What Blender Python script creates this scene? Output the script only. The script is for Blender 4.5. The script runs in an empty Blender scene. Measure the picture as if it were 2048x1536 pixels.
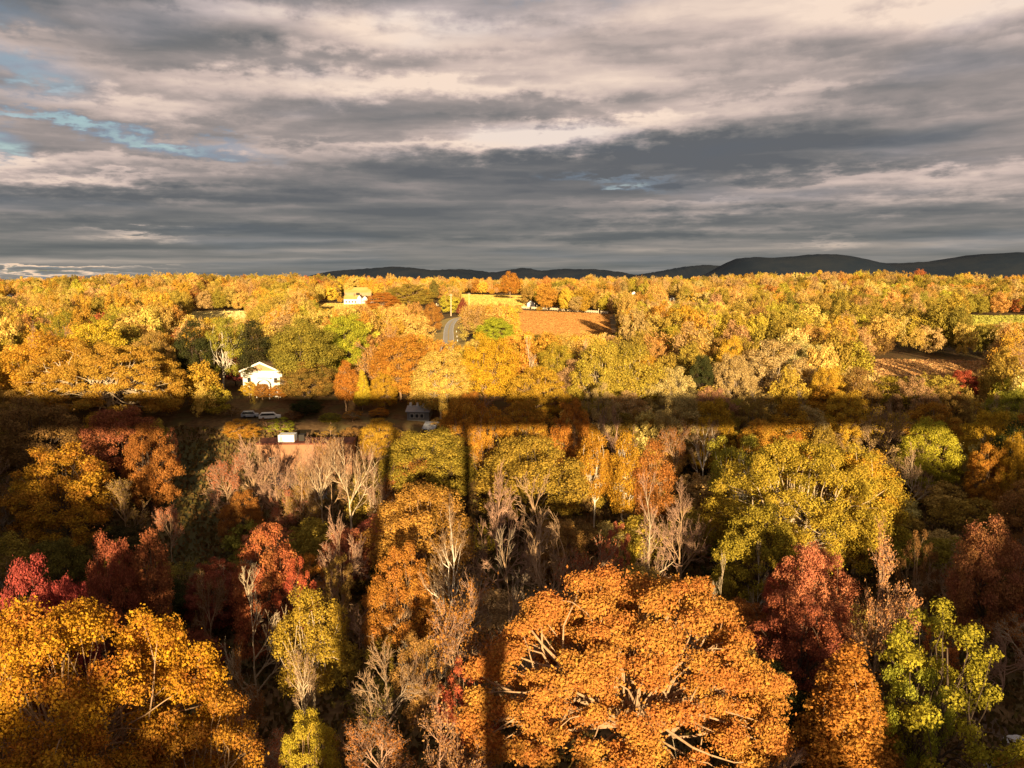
import bpy, math, random
import numpy as np
from mathutils import Vector

SC = bpy.context.scene
COL = SC.collection
RNG = np.random.default_rng(7)
random.seed(7)
rad = math.radians

# ------------------------------------------------------------------ camera, sky, sun, exposure
CAM = (0.0, 2.3, 60.0)
PITCH = rad(7.9)
FPX = 1607.0
cam = bpy.data.objects.new('camera', bpy.data.cameras.new('camera'))
COL.objects.link(cam)
cam.location = CAM
cam.rotation_euler = (math.pi/2 - PITCH, 0, 0)
cam.data.sensor_width = 36
cam.data.lens = 36*FPX/2048
cam.data.clip_start = 0.1
cam.data.clip_end = 60000
SC.camera = cam

SUN_EL = rad(9.15)
SUN_AZ = rad(-4.9)              # direction the light travels, measured from +Y towards +X
ldir = Vector((math.sin(SUN_AZ)*math.cos(SUN_EL), math.cos(SUN_AZ)*math.cos(SUN_EL), -math.sin(SUN_EL)))
sl = bpy.data.lights.new('sun', 'SUN')
sl.energy = 5.0
sl.angle = rad(0.65)
sl.color = (1.0, 0.745, 0.42)
sun = bpy.data.objects.new('sun', sl)
COL.objects.link(sun)
sun.rotation_euler = ldir.to_track_quat('-Z', 'Y').to_euler()

SC.view_settings.view_transform = 'Standard'
SC.view_settings.look = 'None'
SC.view_settings.gamma = 1
SC.view_settings.use_curve_mapping = False
SC.view_settings.exposure = 1.22
SC.cycles.max_bounces = 5
SC.cycles.diffuse_bounces = 2
SC.cycles.glossy_bounces = 1
SC.cycles.transmission_bounces = 3


class NB:
    """small node builder: scalar arithmetic on sockets"""
    def __init__(s, nt): s.nt = nt
    def m(s, op, a, b=None, c=None, clamp=False):
        n = s.nt.nodes.new('ShaderNodeMath'); n.operation = op; n.use_clamp = clamp
        for i, v in enumerate((a, b, c)):
            if v is None: continue
            if isinstance(v, (int, float)): n.inputs[i].default_value = v
            else: s.nt.links.new(v, n.inputs[i])
        return n.outputs[0]
    def add(s, a, b): return s.m('ADD', a, b)
    def sub(s, a, b): return s.m('SUBTRACT', a, b)
    def mul(s, a, b): return s.m('MULTIPLY', a, b)
    def div(s, a, b): return s.m('DIVIDE', a, b)
    def ss(s, x, lo, hi, to0=0.0, to1=1.0):
        n = s.nt.nodes.new('ShaderNodeMapRange'); n.interpolation_type = 'SMOOTHSTEP'
        s.nt.links.new(x, n.inputs[0])
        for i, v in enumerate((lo, hi, to0, to1)): n.inputs[i+1].default_value = v
        return n.outputs[0]
    def vec(s, x, y, z=0.0):
        n = s.nt.nodes.new('ShaderNodeCombineXYZ')
        for i, v in enumerate((x, y, z)):
            if isinstance(v, (int, float)): n.inputs[i].default_value = v
            else: s.nt.links.new(v, n.inputs[i])
        return n.outputs[0]
    def noise(s, v, scale, detail=4, rough=0.5, dist=0.0):
        n = s.nt.nodes.new('ShaderNodeTexNoise')
        if v is not None: s.nt.links.new(v, n.inputs['Vector'])
        n.inputs['Scale'].default_value = scale; n.inputs['Detail'].default_value = detail
        n.inputs['Roughness'].default_value = rough; n.inputs['Distortion'].default_value = dist
        return n.outputs[0]
    def mix(s, f, a, b, blend='MIX'):
        n = s.nt.nodes.new('ShaderNodeMix'); n.data_type = 'RGBA'; n.blend_type = blend
        for k, v in ((0, f), (6, a), (7, b)):
            if isinstance(v, (int, float)): n.inputs[k].default_value = v
            elif isinstance(v, tuple): n.inputs[k].default_value = (*v, 1)
            else: s.nt.links.new(v, n.inputs[k])
        return n.outputs[2]
    def ramp(s, f, stops):
        n = s.nt.nodes.new('ShaderNodeValToRGB'); e = n.color_ramp.elements
        while len(e) < len(stops): e.new(0.5)
        for i, (p, c) in enumerate(stops):
            e[i].position = p; e[i].color = (*c, 1)
        s.nt.links.new(f, n.inputs[0])
        return n.outputs[0]


def build_world():
    w = bpy.data.worlds.new('World'); SC.world = w; w.use_nodes = True
    nt = w.node_tree; nt.nodes.clear(); B = NB(nt)
    tc = nt.nodes.new('ShaderNodeTexCoord')
    sp = nt.nodes.new('ShaderNodeSeparateXYZ'); nt.links.new(tc.outputs['Generated'], sp.inputs[0])
    x, y, z = sp.outputs
    hor = B.m('SQRT', B.add(B.mul(x, x), B.mul(y, y)))
    az = B.m('ARCTAN2', x, y)
    el = B.m('MAXIMUM', B.div(z, B.m('MAXIMUM', hor, 0.02)), -0.02)
    s = B.mul(B.m('LOGARITHM', B.add(el, 0.07), math.e), -1.0)      # rows shrink towards the horizon
    st = B.add(s, B.mul(az, 0.05))
    v = B.vec(B.mul(az, 2.6), B.mul(st, 4.0), 0.0)
    wob = B.noise(v, 1.6, 3, 0.55)
    wob2 = B.noise(B.vec(B.mul(az, 14.0), B.mul(st, 11.0), 3.0), 1.0, 4, 0.6)
    puff = B.noise(B.vec(B.mul(az, 34.0), B.mul(st, 16.0), 9.0), 1.0, 5, 0.6)
    def field(ds):
        vv = B.vec(B.add(B.mul(az, 2.7), B.mul(wob, 0.3)), B.add(B.mul(B.add(st, ds), 4.6), B.add(B.mul(wob, 0.35), B.add(B.mul(wob2, 0.24), B.mul(puff, 0.09)))), 2.0)
        return B.noise(vv, 1.25, 5, 0.5)
    n0 = field(0.0); n1 = field(-0.07)
    relief = B.sub(n0, n1)
    base = B.add(B.mul(B.sub(n0, 0.5), 0.50), B.mul(relief, 0.95))
    base = B.add(base, B.mul(B.sub(puff, 0.5), 0.07))
    # the cloud banks of this sky (azimuth, elevation, half-widths, brightness), softened by the noise
    wz = B.add(az, B.mul(B.sub(wob, 0.5), 0.22))
    we = B.add(el, B.add(B.mul(B.sub(puff, 0.5), 0.035), B.add(B.mul(B.sub(wob2, 0.5), 0.05), B.mul(B.sub(wob, 0.5), 0.05))))
    def px(p): return math.atan((p-1024)/FPX)
    banks = [(480, 85, 250, 42, .42), (880, 95, 240, 48, .38), (1230, 130, 240, 70, .26), (530, 190, 250, 26, .26),
             (900, 190, 300, 26, .30), (300, 250, 160, 24, .42), (780, 305, 240, 20, .36), (1160, 268, 210, 22, .52),
             (1520, 225, 170, 22, .26), (330, 345, 240, 20, .36), (190, 382, 120, 11, .40), (40, 358, 70, 14, .40),
             (300, 474, 85, 10, .50), (2000, 40, 320, 100, .55), (1750, 20, 320, 50, .26), (1700, 372, 220, 16, .28), (1960, 385, 150, 32, .30),
             (1350, 415, 200, 14, .20), (60, 160, 140, 30, .22), (80, 541, 130, 4.5, .75), (1600, 498, 60, 6, .18),
             (230, 120, 330, 34, -.22), (700, 148, 300, 20, -.24), (1020, 330, 420, 28, -.28), (620, 425, 560, 36, -.26),
             (1330, 345, 280, 34, -.20), (1870, 170, 300, 70, -.22), (1620, 305, 260, 36, -.16), (1200, 462, 420, 16, -.20),
             (1700, 445, 380, 22, -.14), (1000, 228, 300, 14, -.20), (330, 40, 40, 46, -.20), (0, 430, 260, 26, -.16), (130, 60, 230, 70, -.16), (1500, 60, 260, 50, .12), (960, 290, 160, 16, .25), (620, 20, 200, 18, -.15)]
    acc = base
    for (bx, by, rx, ry, amp) in banks:
        a0 = px(bx); e0 = (545-by)/FPX
        dx = B.mul(B.sub(wz, a0), FPX/rx)
        de = B.mul(B.sub(B.sub(we, e0), B.mul(B.sub(az, a0), 0.03)), FPX/ry)
        if amp > 0: de = B.m('MAXIMUM', B.mul(de, 1.9), B.mul(de, -0.75))      # crisp lit tops, soft undersides
        g = B.m('EXPONENT', B.mul(B.add(B.mul(dx, dx), B.mul(de, de)), -0.7))
        acc = B.add(acc, B.mul(g, amp*1.1))
    f = B.add(acc, 0.36)
    f = B.add(f, B.ss(el, 0.10, 0.34, 0.0, 0.06))
    cloud = B.ramp(f, [(0.0, (.125, .131, .142)), (0.20, (.185, .180, .181)), (0.45, (.325, .280, .266)),
                       (0.72, (.60, .475, .425)), (1.0, (.90, .71, .58))])
    low = B.ss(el, 0.0, 0.11, 1.0, 0.0)
    cloud = B.mix(B.mul(low, 0.6), cloud, B.ramp(f, [(0.0, (.115, .128, .120)), (0.4, (.19, .196, .172)), (0.75, (.38, .34, .26)), (1.0, (.95, .64, .38))]))
    tintn = B.noise(B.vec(B.mul(az, 3.1), B.mul(st, 3.3), 7.0), 1.2, 3, 0.5)
    cloud = B.mix(B.ss(tintn, 0.50, 0.72, 0.0, 0.45), cloud, (0.84, 0.97, 1.14), 'MULTIPLY')
    # openings of clear sky at the left
    gap = None
    for (bx, by, rx, ry, amp) in [(50, 210, 120, 40, 0.72), (340, 308, 190, 15, .75), (170, 292, 130, 12, .9), (0, 330, 50, 26, .7), (40, 120, 120, 30, .45),
                                  (1240, 372, 110, 12, .5), (40, 548, 190, 3, .8), (950, 5, 320, 14, .5)]:
        a0 = px(bx); e0 = (545-by)/FPX
        dx = B.mul(B.sub(wz, a0), FPX/rx); de = B.mul(B.sub(B.add(we, B.mul(B.sub(az, a0), 0.10)), e0), FPX/ry)
        g = B.mul(B.m('EXPONENT', B.mul(B.add(B.mul(dx, dx), B.mul(de, de)), -0.7)), amp)
        gap = g if gap is None else B.m('MAXIMUM', gap, g)
    gapm = B.ss(B.add(gap, B.mul(B.sub(wob2, 0.5), 0.7)), 0.45, 0.95)
    rim = B.mul(B.ss(gap, 0.25, 0.9), B.ss(wob2, 0.55, 0.68))
    cloud = B.mix(B.mul(B.ss(B.add(gap, B.mul(B.sub(wob, 0.5), 0.8)), 0.15, 0.75), 0.75), cloud, (0.23, 0.31, 0.41))
    cloud = B.mix(B.mul(rim, 0.7), cloud, (0.70, 0.80, 0.84))
    sky = nt.nodes.new('ShaderNodeTexSky'); sky.sky_type = 'NISHITA'; sky.sun_disc = False
    sky.sun_elevation = SUN_EL; sky.sun_rotation = math.pi + SUN_AZ
    b1 = nt.nodes.new('ShaderNodeBackground'); b1.inputs[1].default_value = 0.05
    nt.links.new(sky.outputs[0], b1.inputs[0])
    b2 = nt.nodes.new('ShaderNodeBackground'); b2.inputs[1].default_value = 0.445
    nt.links.new(cloud, b2.inputs[0])
    mx = nt.nodes.new('ShaderNodeMixShader')
    nt.links.new(B.sub(1.0, gapm), mx.inputs[0]); nt.links.new(b1.outputs[0], mx.inputs[1]); nt.links.new(b2.outputs[0], mx.inputs[2])
    out = nt.nodes.new('ShaderNodeOutputWorld'); nt.links.new(mx.outputs[0], out.inputs[0])
build_world()

# ------------------------------------------------------------------ projection helpers and the lie of the land
CP, SP = math.cos(PITCH), math.sin(PITCH)
def project(x, y, z):
    rx, ry, rz = x-CAM[0], y-CAM[1], z-CAM[2]
    d = ry*CP - rz*SP
    u = ry*SP + rz*CP
    return 1024+FPX*rx/d, 768-FPX*u/d, d
def ray(px_, py_):
    a, b = (px_-1024)/FPX, (768-py_)/FPX
    return np.array([a, CP + b*SP, -SP + b*CP])

def sst(a, b, x):
    t = np.clip((x-a)/(b-a), 0, 1)
    return t*t*(3-2*t)

def ground(x, y):
    x = np.asarray(x, float); y = np.asarray(y, float)
    end = 262 + 0.28*np.clip(x+75, -80, 260)
    z = 3 + 25*sst(108, end, y)
    z = z + 6.0*sst(480, 930, y) - 14*sst(980, 1700, y)
    z = z + 5.0*np.exp(-((x+380)/150)**2 - ((y-880)/260)**2) + 6.5*np.exp(-((x-430)/130)**2 - ((y-930)/300)**2) + 2.5*np.exp(-((x-120)/90)**2 - ((y-800)/200)**2)
    n = np.sin(x*0.011+1.3)*np.cos(y*0.009+0.4) + 0.6*np.sin(x*0.023+y*0.017+2.0)
    z = z + n*(0.5 + 1.5*sst(250, 800, y))
    # unseen hillsides added behind the camera, heights shaped to shade the valley
    lf = np.interp(-x, [8, 17, 28, 36, 44, 52, 64, 86, 133, 300], [3, 32, 33, 33, 35, 43, 46, 61, 66, 68])
    rt = np.interp(x, [20, 33, 46, 52, 60, 66, 72, 82, 94, 130, 300], [3, 4, 8, 15, 30, 25, 24, 36, 45, 49, 54])
    back = np.maximum(lf, rt)
    return z + (back-3)*sst(-25, -95, y)

def hit(px_, py_):
    """the point of the ground seen at this place of the picture"""
    d = ray(px_, py_)
    t = 20.0
    while t < 6000:
        p = np.array(CAM)+d*t
        if p[2] <= float(ground(p[0], p[1])):
            lo, hi = t-max(1.0, t*0.01), t
            for _ in range(24):
                mid = (lo+hi)/2; p = np.array(CAM)+d*mid
                if p[2] <= float(ground(p[0], p[1])): hi = mid
                else: lo = mid
            p = np.array(CAM)+d*hi
            return np.array([p[0], p[1], float(ground(p[0], p[1]))])
        t += max(1.0, t*0.01)
    return np.array(CAM)+d*t

def tag(o, label=None, cat=None, group=None, kind=None):
    if label: o['label'] = label
    if cat: o['category'] = cat
    if group: o['group'] = group
    if kind: o['kind'] = kind
    return o

def mesh_from(name, V, F, mats, mi=None, rnd=None, smooth=False):
    """V (n,3), F list of equal-size face arrays or list of lists"""
    me = bpy.data.meshes.new(name)
    V = np.asarray(V, np.float32)
    if isinstance(F, np.ndarray):
        k = F.shape[1]; nf = F.shape[0]
        me.vertices.add(len(V)); me.vertices.foreach_set('co', V.ravel())
        me.loops.add(nf*k); me.loops.foreach_set('vertex_index', F.ravel().astype(np.int32))
        me.polygons.add(nf); me.polygons.foreach_set('loop_start', np.arange(0, nf*k, k, dtype=np.int32))
        me.update(calc_edges=True)
    else:
        me.from_pydata(V.tolist(), [], F); me.update()
    for m in mats: me.materials.append(m)
    if mi is not None: me.polygons.foreach_set('material_index', np.asarray(mi, np.int32))
    if rnd is not None:
        a = me.attributes.new('rnd', 'FLOAT', 'FACE'); a.data.foreach_set('value', np.asarray(rnd, np.float32))
    if smooth: me.polygons.foreach_set('use_smooth', np.ones(len(me.polygons), bool))
    return me

def link(name, me, parent=None, loc=None):
    o = bpy.data.objects.new(name, me); COL.objects.link(o)
    if parent is not None: o.parent = parent
    if loc is not None: o.location = loc
    return o

# ------------------------------------------------------------------ materials
def principled(name, col, rough=0.8, spec=0.2):
    m = bpy.data.materials.new(name); m.use_nodes = True
    b = m.node_tree.nodes['Principled BSDF']
    b.inputs['Roughness'].default_value = rough
    b.inputs['Specular IOR Level'].default_value = spec
    b.inputs['Base Color'].default_value = (*col, 1)
    return m, m.node_tree, b, NB(m.node_tree)

def obj_coord(nt):
    return nt.nodes.new('ShaderNodeTexCoord').outputs['Object']

def mottled(name, c1, c2, scale, rough=0.85, c3=None, stretch=None, bump=0.0, detail=5):
    m, nt, b, B = principled(name, c1, rough)
    oc = obj_coord(nt)
    if stretch:
        mp = nt.nodes.new('ShaderNodeMapping'); mp.inputs['Scale'].default_value = stretch
        nt.links.new(oc, mp.inputs[0]); oc = mp.outputs[0]
    n = B.noise(oc, scale, detail, 0.6)
    col = B.mix(B.ss(n, 0.35, 0.65), c1, c2)
    if c3:
        col = B.mix(B.ss(B.noise(oc, scale*0.23, 3, 0.5), 0.45, 0.62), col, c3)
    nt.links.new(col, b.inputs['Base Color'])
    if bump:
        bp = nt.nodes.new('ShaderNodeBump'); bp.inputs['Strength'].default_value = bump
        nt.links.new(n, bp.inputs['Height']); nt.links.new(bp.outputs[0], b.inputs['Normal'])
    return m

def attr(nt, name, typ):
    n = nt.nodes.new('ShaderNodeAttribute'); n.attribute_name = name; n.attribute_type = typ
    return n

def leaf_material():
    m = bpy.data.materials.new('leaves'); m.use_nodes = True
    nt = m.node_tree; nt.nodes.clear(); B = NB(nt)
    t1 = attr(nt, 'tint', 'INSTANCER').outputs['Color']
    t2 = attr(nt, 'tint_two', 'INSTANCER').outputs['Color']
    r = attr(nt, 'rnd', 'GEOMETRY').outputs['Fac']
    n = B.noise(obj_coord(nt), 0.33, 3, 0.55)
    f = B.ss(B.add(B.mul(n, 0.85), B.mul(r, 0.3)), 0.42, 0.78)
    col = B.mix(f, t1, t2)
    val = B.add(0.62, B.mul(B.m('FRACT', B.mul(r, 7.31)), 0.76))
    sc = nt.nodes.new('ShaderNodeVectorMath'); sc.operation = 'SCALE'
    nt.links.new(col, sc.inputs[0]); nt.links.new(val, sc.inputs['Scale'])
    col = sc.outputs[0]
    d = nt.nodes.new('ShaderNodeBsdfDiffuse'); t = nt.nodes.new('ShaderNodeBsdfTranslucent')
    nt.links.new(col, d.inputs[0]); nt.links.new(col, t.inputs[0])
    mx = nt.nodes.new('ShaderNodeMixShader'); mx.inputs[0].default_value = 0.22
    nt.links.new(d.outputs[0], mx.inputs[1]); nt.links.new(t.outputs[0], mx.inputs[2])
    out = nt.nodes.new('ShaderNodeOutputMaterial'); nt.links.new(mx.outputs[0], out.inputs[0])
    return m
M_LEAF = leaf_material()

def bark_material():
    m, nt, b, B = principled('bark', (.2, .15, .1), 0.9, 0.1)
    t1 = attr(nt, 'tint', 'INSTANCER').outputs['Color']
    n = B.noise(obj_coord(nt), 2.5, 4, 0.6)
    col = B.mix(B.ss(n, 0.3, 0.7, 0.0, 1.0), t1, (0.62, 0.58, 0.55), 'MULTIPLY')
    col = B.mix(B.ss(n, 0.45, 0.6, 0.0, 0.6), t1, col)
    nt.links.new(col, b.inputs['Base Color'])
    return m
M_BARK = bark_material()

M_GROUND = mottled('leaf_litter', (.12, .068, .028), (.20, .12, .05), 0.9, 0.95, c3=(.15, .11, .04), bump=.8)
M_FOREST_FLOOR = M_GROUND
M_BROWN_FIELD = mottled('brown_crop_stubble', (.40, .19, .055), (.47, .24, .075), 0.10, 0.9, c3=(.36, .19, .06), stretch=(1, 3, 1))
M_STRAW = mottled('straw_grass', (.50, .34, .10), (.58, .42, .14), 0.08, 0.9, c3=(.46, .35, .10), stretch=(1, 2.5, 1))
M_GREENFIELD = mottled('green_grass', (.30, .30, .07), (.36, .34, .09), 0.05, 0.9, stretch=(1, 4, 1))
M_MEADOW = mottled('rusty_meadow', (.46, .25, .10), (.55, .33, .13), 0.09, 0.9, c3=(.40, .20, .10), stretch=(1, 2, 1))
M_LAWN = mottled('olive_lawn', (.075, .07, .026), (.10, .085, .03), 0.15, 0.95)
M_ASPHALT = mottled('bleached_asphalt', (.52, .48, .40), (.57, .53, .45), 1.6, 0.9, bump=1.0)
M_DRIVE = mottled('pale_drive', (.17, .165, .155), (.22, .21, .195), 0.3, 0.9)
M_ROADWHITE, *_ = principled('white_line', (.78, .76, .7), 0.7)
M_ROADYELLOW, *_ = principled('yellow_line', (.70, .48, .08), 0.7)
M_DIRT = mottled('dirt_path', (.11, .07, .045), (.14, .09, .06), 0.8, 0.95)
M_WHITE = mottled('white_paint', (.80, .78, .72), (.74, .72, .66), 0.7, 0.6)
M_TANWALL = mottled('tan_siding', (.42, .25, .13), (.47, .29, .16), 0.35, 0.8)
M_TERRA = mottled('terracotta_wall', (.33, .165, .085), (.39, .20, .11), 0.3, 0.85, c3=(.28, .15, .09))
M_ROOFBROWN = mottled('brown_shingles', (.20, .13, .075), (.26, .17, .10), 0.8, 0.9)
M_ROOFGREY = mottled('grey_metal_roof', (.28, .30, .33), (.34, .35, .38), 0.5, 0.5)
M_ROOFRED = mottled('dark_red_roof', (.13, .04, .025), (.17, .06, .035), 0.5, 0.8)
M_GLASS, *_ = principled('dark_glass', (.03, .035, .04), 0.15, 0.5)
M_WOODPOLE = mottled('weathered_pole', (.62, .50, .34), (.70, .58, .40), 1.5, 0.9)
M_STEEL = mottled('rusty_steel', (.12, .08, .06), (.17, .11, .08), 1.0, 0.7)
M_COACH = mottled('brushed_steel', (.45, .45, .45), (.5, .5, .5), 0.6, 0.4)
M_DARK, *_ = principled('dark_panel', (.04, .035, .03), 0.8)
M_ROCK = mottled('pale_rock', (.50, .50, .50), (.66, .64, .62), 3.0, 0.9)

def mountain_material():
    m, nt, b, B = principled('cloud_shaded_mountain', (.02, .024, .032), 0.95, 0.05)
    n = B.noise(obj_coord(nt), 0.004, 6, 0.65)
    col = B.mix(B.ss(n, 0.35, 0.65), (.018, .027, .042), (.028, .035, .046))  # wooded slopes with the cloud shade put into a dark bluish colour
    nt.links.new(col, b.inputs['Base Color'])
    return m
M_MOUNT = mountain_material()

# ------------------------------------------------------------------ ground, mountains, fields, roads
def build_ground():
    ys = np.concatenate([np.linspace(-1500, -200, 14)[:-1], np.arange(-200, 760, 6.0), np.arange(760, 2400, 20.0), np.geomspace(2400, 40000, 24)])
    xs = np.concatenate([-np.geomspace(40000, 900, 22), np.arange(-880, -240, 20.0), np.arange(-240, 241, 6.0), np.arange(260, 881, 20.0), np.geomspace(900, 40000, 22)])
    X, Y = np.meshgrid(xs, ys)
    Z = ground(np.clip(X, -1200, 1200), np.clip(Y, -300, 2400))
    Z = Z - 85*sst(1700, 3800, Y) - 130*sst(3800, 12000, Y) - 420*sst(12000, 40000, Y)      # the land falls away beyond the low hills
    V = np.stack([X, Y, Z], -1).reshape(-1, 3)
    nx, ny = len(xs), len(ys)
    i = np.arange(ny-1)[:, None]*nx+np.arange(nx-1)[None, :]
    F = np.stack([i, i+1, i+nx+1, i+nx], -1).reshape(-1, 4)
    o = link('ground', mesh_from('ground', V, F, [M_GROUND], smooth=True))
    tag(o, 'brown forest floor of the valley and the low hills beyond', kind='structure')
build_ground()

def mountain(name, pts, dist, depth, label):
    """pts: skyline in picture coordinates; a ridge with a real body at that distance"""
    rng = np.random.default_rng(len(pts)+int(dist))
    xs_px = np.linspace(pts[0][0], pts[-1][0], 160)
    sky = np.interp(xs_px, [p[0] for p in pts], [p[1] for p in pts])
    k = np.ones(5)/5
    sky = np.convolve(np.pad(sky, 2, mode='edge'), k, 'valid')
    sky += rng.normal(0, 0.35, sky.shape)
    X = (xs_px-1024)/FPX*dist
    H = np.array([CAM[2]+ray(1024, s)[2]/ray(1024, s)[1]*dist for s in sky])
    base = -150.0
    rows = []
    for t in np.linspace(-1, 1, 15):
        prof = (1-abs(t)**1.6)
        spur = 1+0.16*np.sin(X/260+4*t)*(1-abs(t))*abs(t)*3
        rows.append(np.stack([X*(1+0.0*t), np.full_like(X, dist+t*depth), base+(H-base)*prof*np.where(abs(t) < .01, 1, spur)-3*abs(t)], -1))
    V = np.concatenate(rows)
    nx, ny = len(X), 15
    i = np.arange(ny-1)[:, None]*nx+np.arange(nx-1)[None, :]
    F = np.stack([i, i+1, i+nx+1, i+nx], -1).reshape(-1, 4)
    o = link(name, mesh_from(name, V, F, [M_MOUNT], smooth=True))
    tag(o, label, kind='structure')
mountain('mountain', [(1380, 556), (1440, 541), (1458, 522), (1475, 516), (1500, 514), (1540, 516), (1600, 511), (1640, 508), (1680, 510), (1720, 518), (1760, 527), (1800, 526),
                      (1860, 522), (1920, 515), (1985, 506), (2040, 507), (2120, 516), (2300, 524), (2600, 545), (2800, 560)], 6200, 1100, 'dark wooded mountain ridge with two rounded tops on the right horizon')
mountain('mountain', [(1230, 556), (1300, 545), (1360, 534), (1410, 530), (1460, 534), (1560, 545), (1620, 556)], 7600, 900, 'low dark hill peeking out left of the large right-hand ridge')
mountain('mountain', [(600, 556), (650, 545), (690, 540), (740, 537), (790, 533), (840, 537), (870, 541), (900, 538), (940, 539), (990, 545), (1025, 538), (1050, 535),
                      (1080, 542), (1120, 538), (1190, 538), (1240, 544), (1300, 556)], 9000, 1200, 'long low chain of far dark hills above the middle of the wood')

def drape(name, poly_px, mat, label, off=0.12, n=14, m=8):
    """quad patch whose four picture corners (tl, tr, br, bl) lie on the ground"""
    P = [hit(*p)[:2] for p in poly_px]
    us = np.linspace(0, 1, n+1); vs = np.linspace(0, 1, m+1)
    rng = np.random.default_rng(int(abs(P[0][0]*10)) % 9999)
    V = []
    for v in vs:
        for u in us:
            a = P[0]*(1-u)+P[1]*u; b = P[3]*(1-u)+P[2]*u
            q = a*(1-v)+b*v
            if name in ('lawn', 'meadow', 'dirt_path', 'brown_field', 'hay_field') and (u in (0, 1) or v in (0, 1)): q = q+rng.normal(0, .018*np.linalg.norm(P[0]-P[2]), 2)
            V.append((q[0], q[1], 0))
    V = np.array(V)
    V[:, 2] = ground(V[:, 0], V[:, 1])+off
    i = np.arange(m)[:, None]*(n+1)+np.arange(n)[None, :]
    F = np.stack([i, i+n+1, i+n+2, i+1], -1).reshape(-1, 4)
    o = link(name, mesh_from(name, V, F, [mat], smooth=True))
    tag(o, label, kind='structure')
    FIELDS.append(np.array(P))
    return o
FIELDS = []
def tufts(parent_px, name, spacing, hgt, c1, c2, label, world=None):
    P = [hit(*p)[:2] for p in parent_px] if world is None else [np.array(p, float) for p in world]
    rng = np.random.default_rng(int(P[0][1]*7) % 9999)
    L1 = np.linalg.norm(P[1]-P[0]); L2 = np.linalg.norm(P[3]-P[0])
    n = int(min(60000, L1*L2/spacing**2))
    u, v = rng.random((2, n))[:, :, None]
    q = (P[0]*(1-u)+P[1]*u)*(1-v)+(P[3]*(1-u)+P[2]*u)*v
    z = ground(q[:, 0], q[:, 1])+.1
    a = rng.uniform(0, math.pi, n); w = spacing*rng.uniform(.35, .8, n); h = hgt*rng.uniform(.5, 1.3, n)
    d = np.stack([np.cos(a), np.sin(a), 0*a], -1)*w[:, None]
    B0 = np.column_stack([q, z]); up = np.stack([rng.normal(0, .15, n), rng.normal(0, .15, n), h], -1)
    V = np.stack([B0-d*.6, B0+d*.6, B0+d+up, B0-d+up*rng.uniform(.6, 1, (n, 1))], 1).reshape(-1, 3)
    o = link(name, mesh_from(name, V, np.arange(4*n).reshape(n, 4), [M_LEAF], rnd=rng.random(n)))
    o['tint'] = list(c1); o['tint_two'] = list(c2)
    tag(o, label, kind='stuff')
drape('brown_field', [(1036, 621), (1218, 629), (1225, 676), (1030, 682)], M_BROWN_FIELD, 'rust brown stubble field behind the pale fence', n=30, m=16)
drape('hay_field', [(922, 589), (1060, 592), (1052, 616), (925, 618)], M_STRAW, 'pale golden hay field above the road', n=24, m=12)
drape('farm_field', [(630, 607), (768, 605), (772, 628), (630, 628)], M_STRAW, 'straw coloured lawn round the white farmhouse', n=20, m=10)
drape('pale_strip_field', [(384, 625), (500, 624), (500, 642), (384, 644)], M_STRAW, 'bright straw strip of field between dark green trees', n=20, m=10)
drape('green_field', [(1942, 632), (2120, 634), (2120, 652), (1936, 651)], M_GREENFIELD, 'green field at the right edge below the far wood', n=20, m=10)
drape('meadow', [(1738, 719), (1990, 722), (1985, 768), (1730, 758)], M_MEADOW, 'rusty tan clearing on the right slope', n=24, m=12)
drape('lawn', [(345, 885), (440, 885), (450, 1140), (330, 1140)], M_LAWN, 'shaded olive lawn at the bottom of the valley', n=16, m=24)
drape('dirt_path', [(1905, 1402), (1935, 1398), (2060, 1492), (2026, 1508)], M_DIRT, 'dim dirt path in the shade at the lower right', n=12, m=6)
drape('driveway', [(545, 938), (650, 940), (655, 1000), (535, 1000)], M_DRIVE, 'grey paved yard in front of the terracotta building', n=14, m=8)

def strip(name, centre, half, mat, label, off, parent=None, o0=0.0):
    """a ribbon along points, half metres each side of an offset line"""
    C = np.array(centre); D = np.gradient(C, axis=0); D /= np.linalg.norm(D, axis=1)[:, None]
    N = np.stack([D[:, 1], -D[:, 0]], -1)
    L = C+N*(o0-half); R = C+N*(o0+half)
    V = np.concatenate([L, R]); z = np.concatenate([ground(C[:, 0], C[:, 1])]*2)+off
    V = np.column_stack([V, z])
    n = len(C); i = np.arange(n-1)
    F = np.stack([i, i+n, i+n+1, i+1], -1)
    o = link(name, mesh_from(name, V, F, [mat], smooth=True), parent)
    if label: tag(o, label, kind='structure')
    return o
tufts([(1036, 621), (1218, 629), (1225, 676), (1030, 682)], 'stubble', .7, .3, (.50, .24, .075), (.54, .29, .09), 'rust brown stubble standing on the field')
tufts([(922, 589), (1060, 592), (1052, 616), (925, 618)], 'hay', 1.3, .7, (.62, .42, .10), (.66, .48, .13), 'golden dry hay on the field above the road')
tufts([(630, 607), (768, 605), (772, 628), (630, 628)], 'dry_grass', 1.2, .5, (.62, .42, .11), (.64, .46, .14), 'dry grass round the white farmhouse')
tufts([(384, 625), (500, 624), (500, 642), (384, 644)], 'dry_grass', .9, 1.0, (.72, .58, .22), (.74, .62, .28), 'bright dry grass between the dark green trees')
tufts([(1942, 632), (2120, 634), (2120, 652), (1936, 651)], 'field_grass', 1.2, .9, (.40, .38, .07), (.46, .42, .09), 'green grass of the field at the right edge')
tufts([(1738, 719), (1990, 722), (1985, 768), (1730, 758)], 'meadow_grass', .7, .4, (.46, .25, .10), (.50, .31, .13), 'rusty dry grass of the clearing')
tufts(None, 'undergrowth', .55, .7, (.16, .09, .035), (.13, .105, .03), 'brown and olive undergrowth on the valley floor', [(-95, 205), (95, 205), (78, 42), (-62, 42)])
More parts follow.
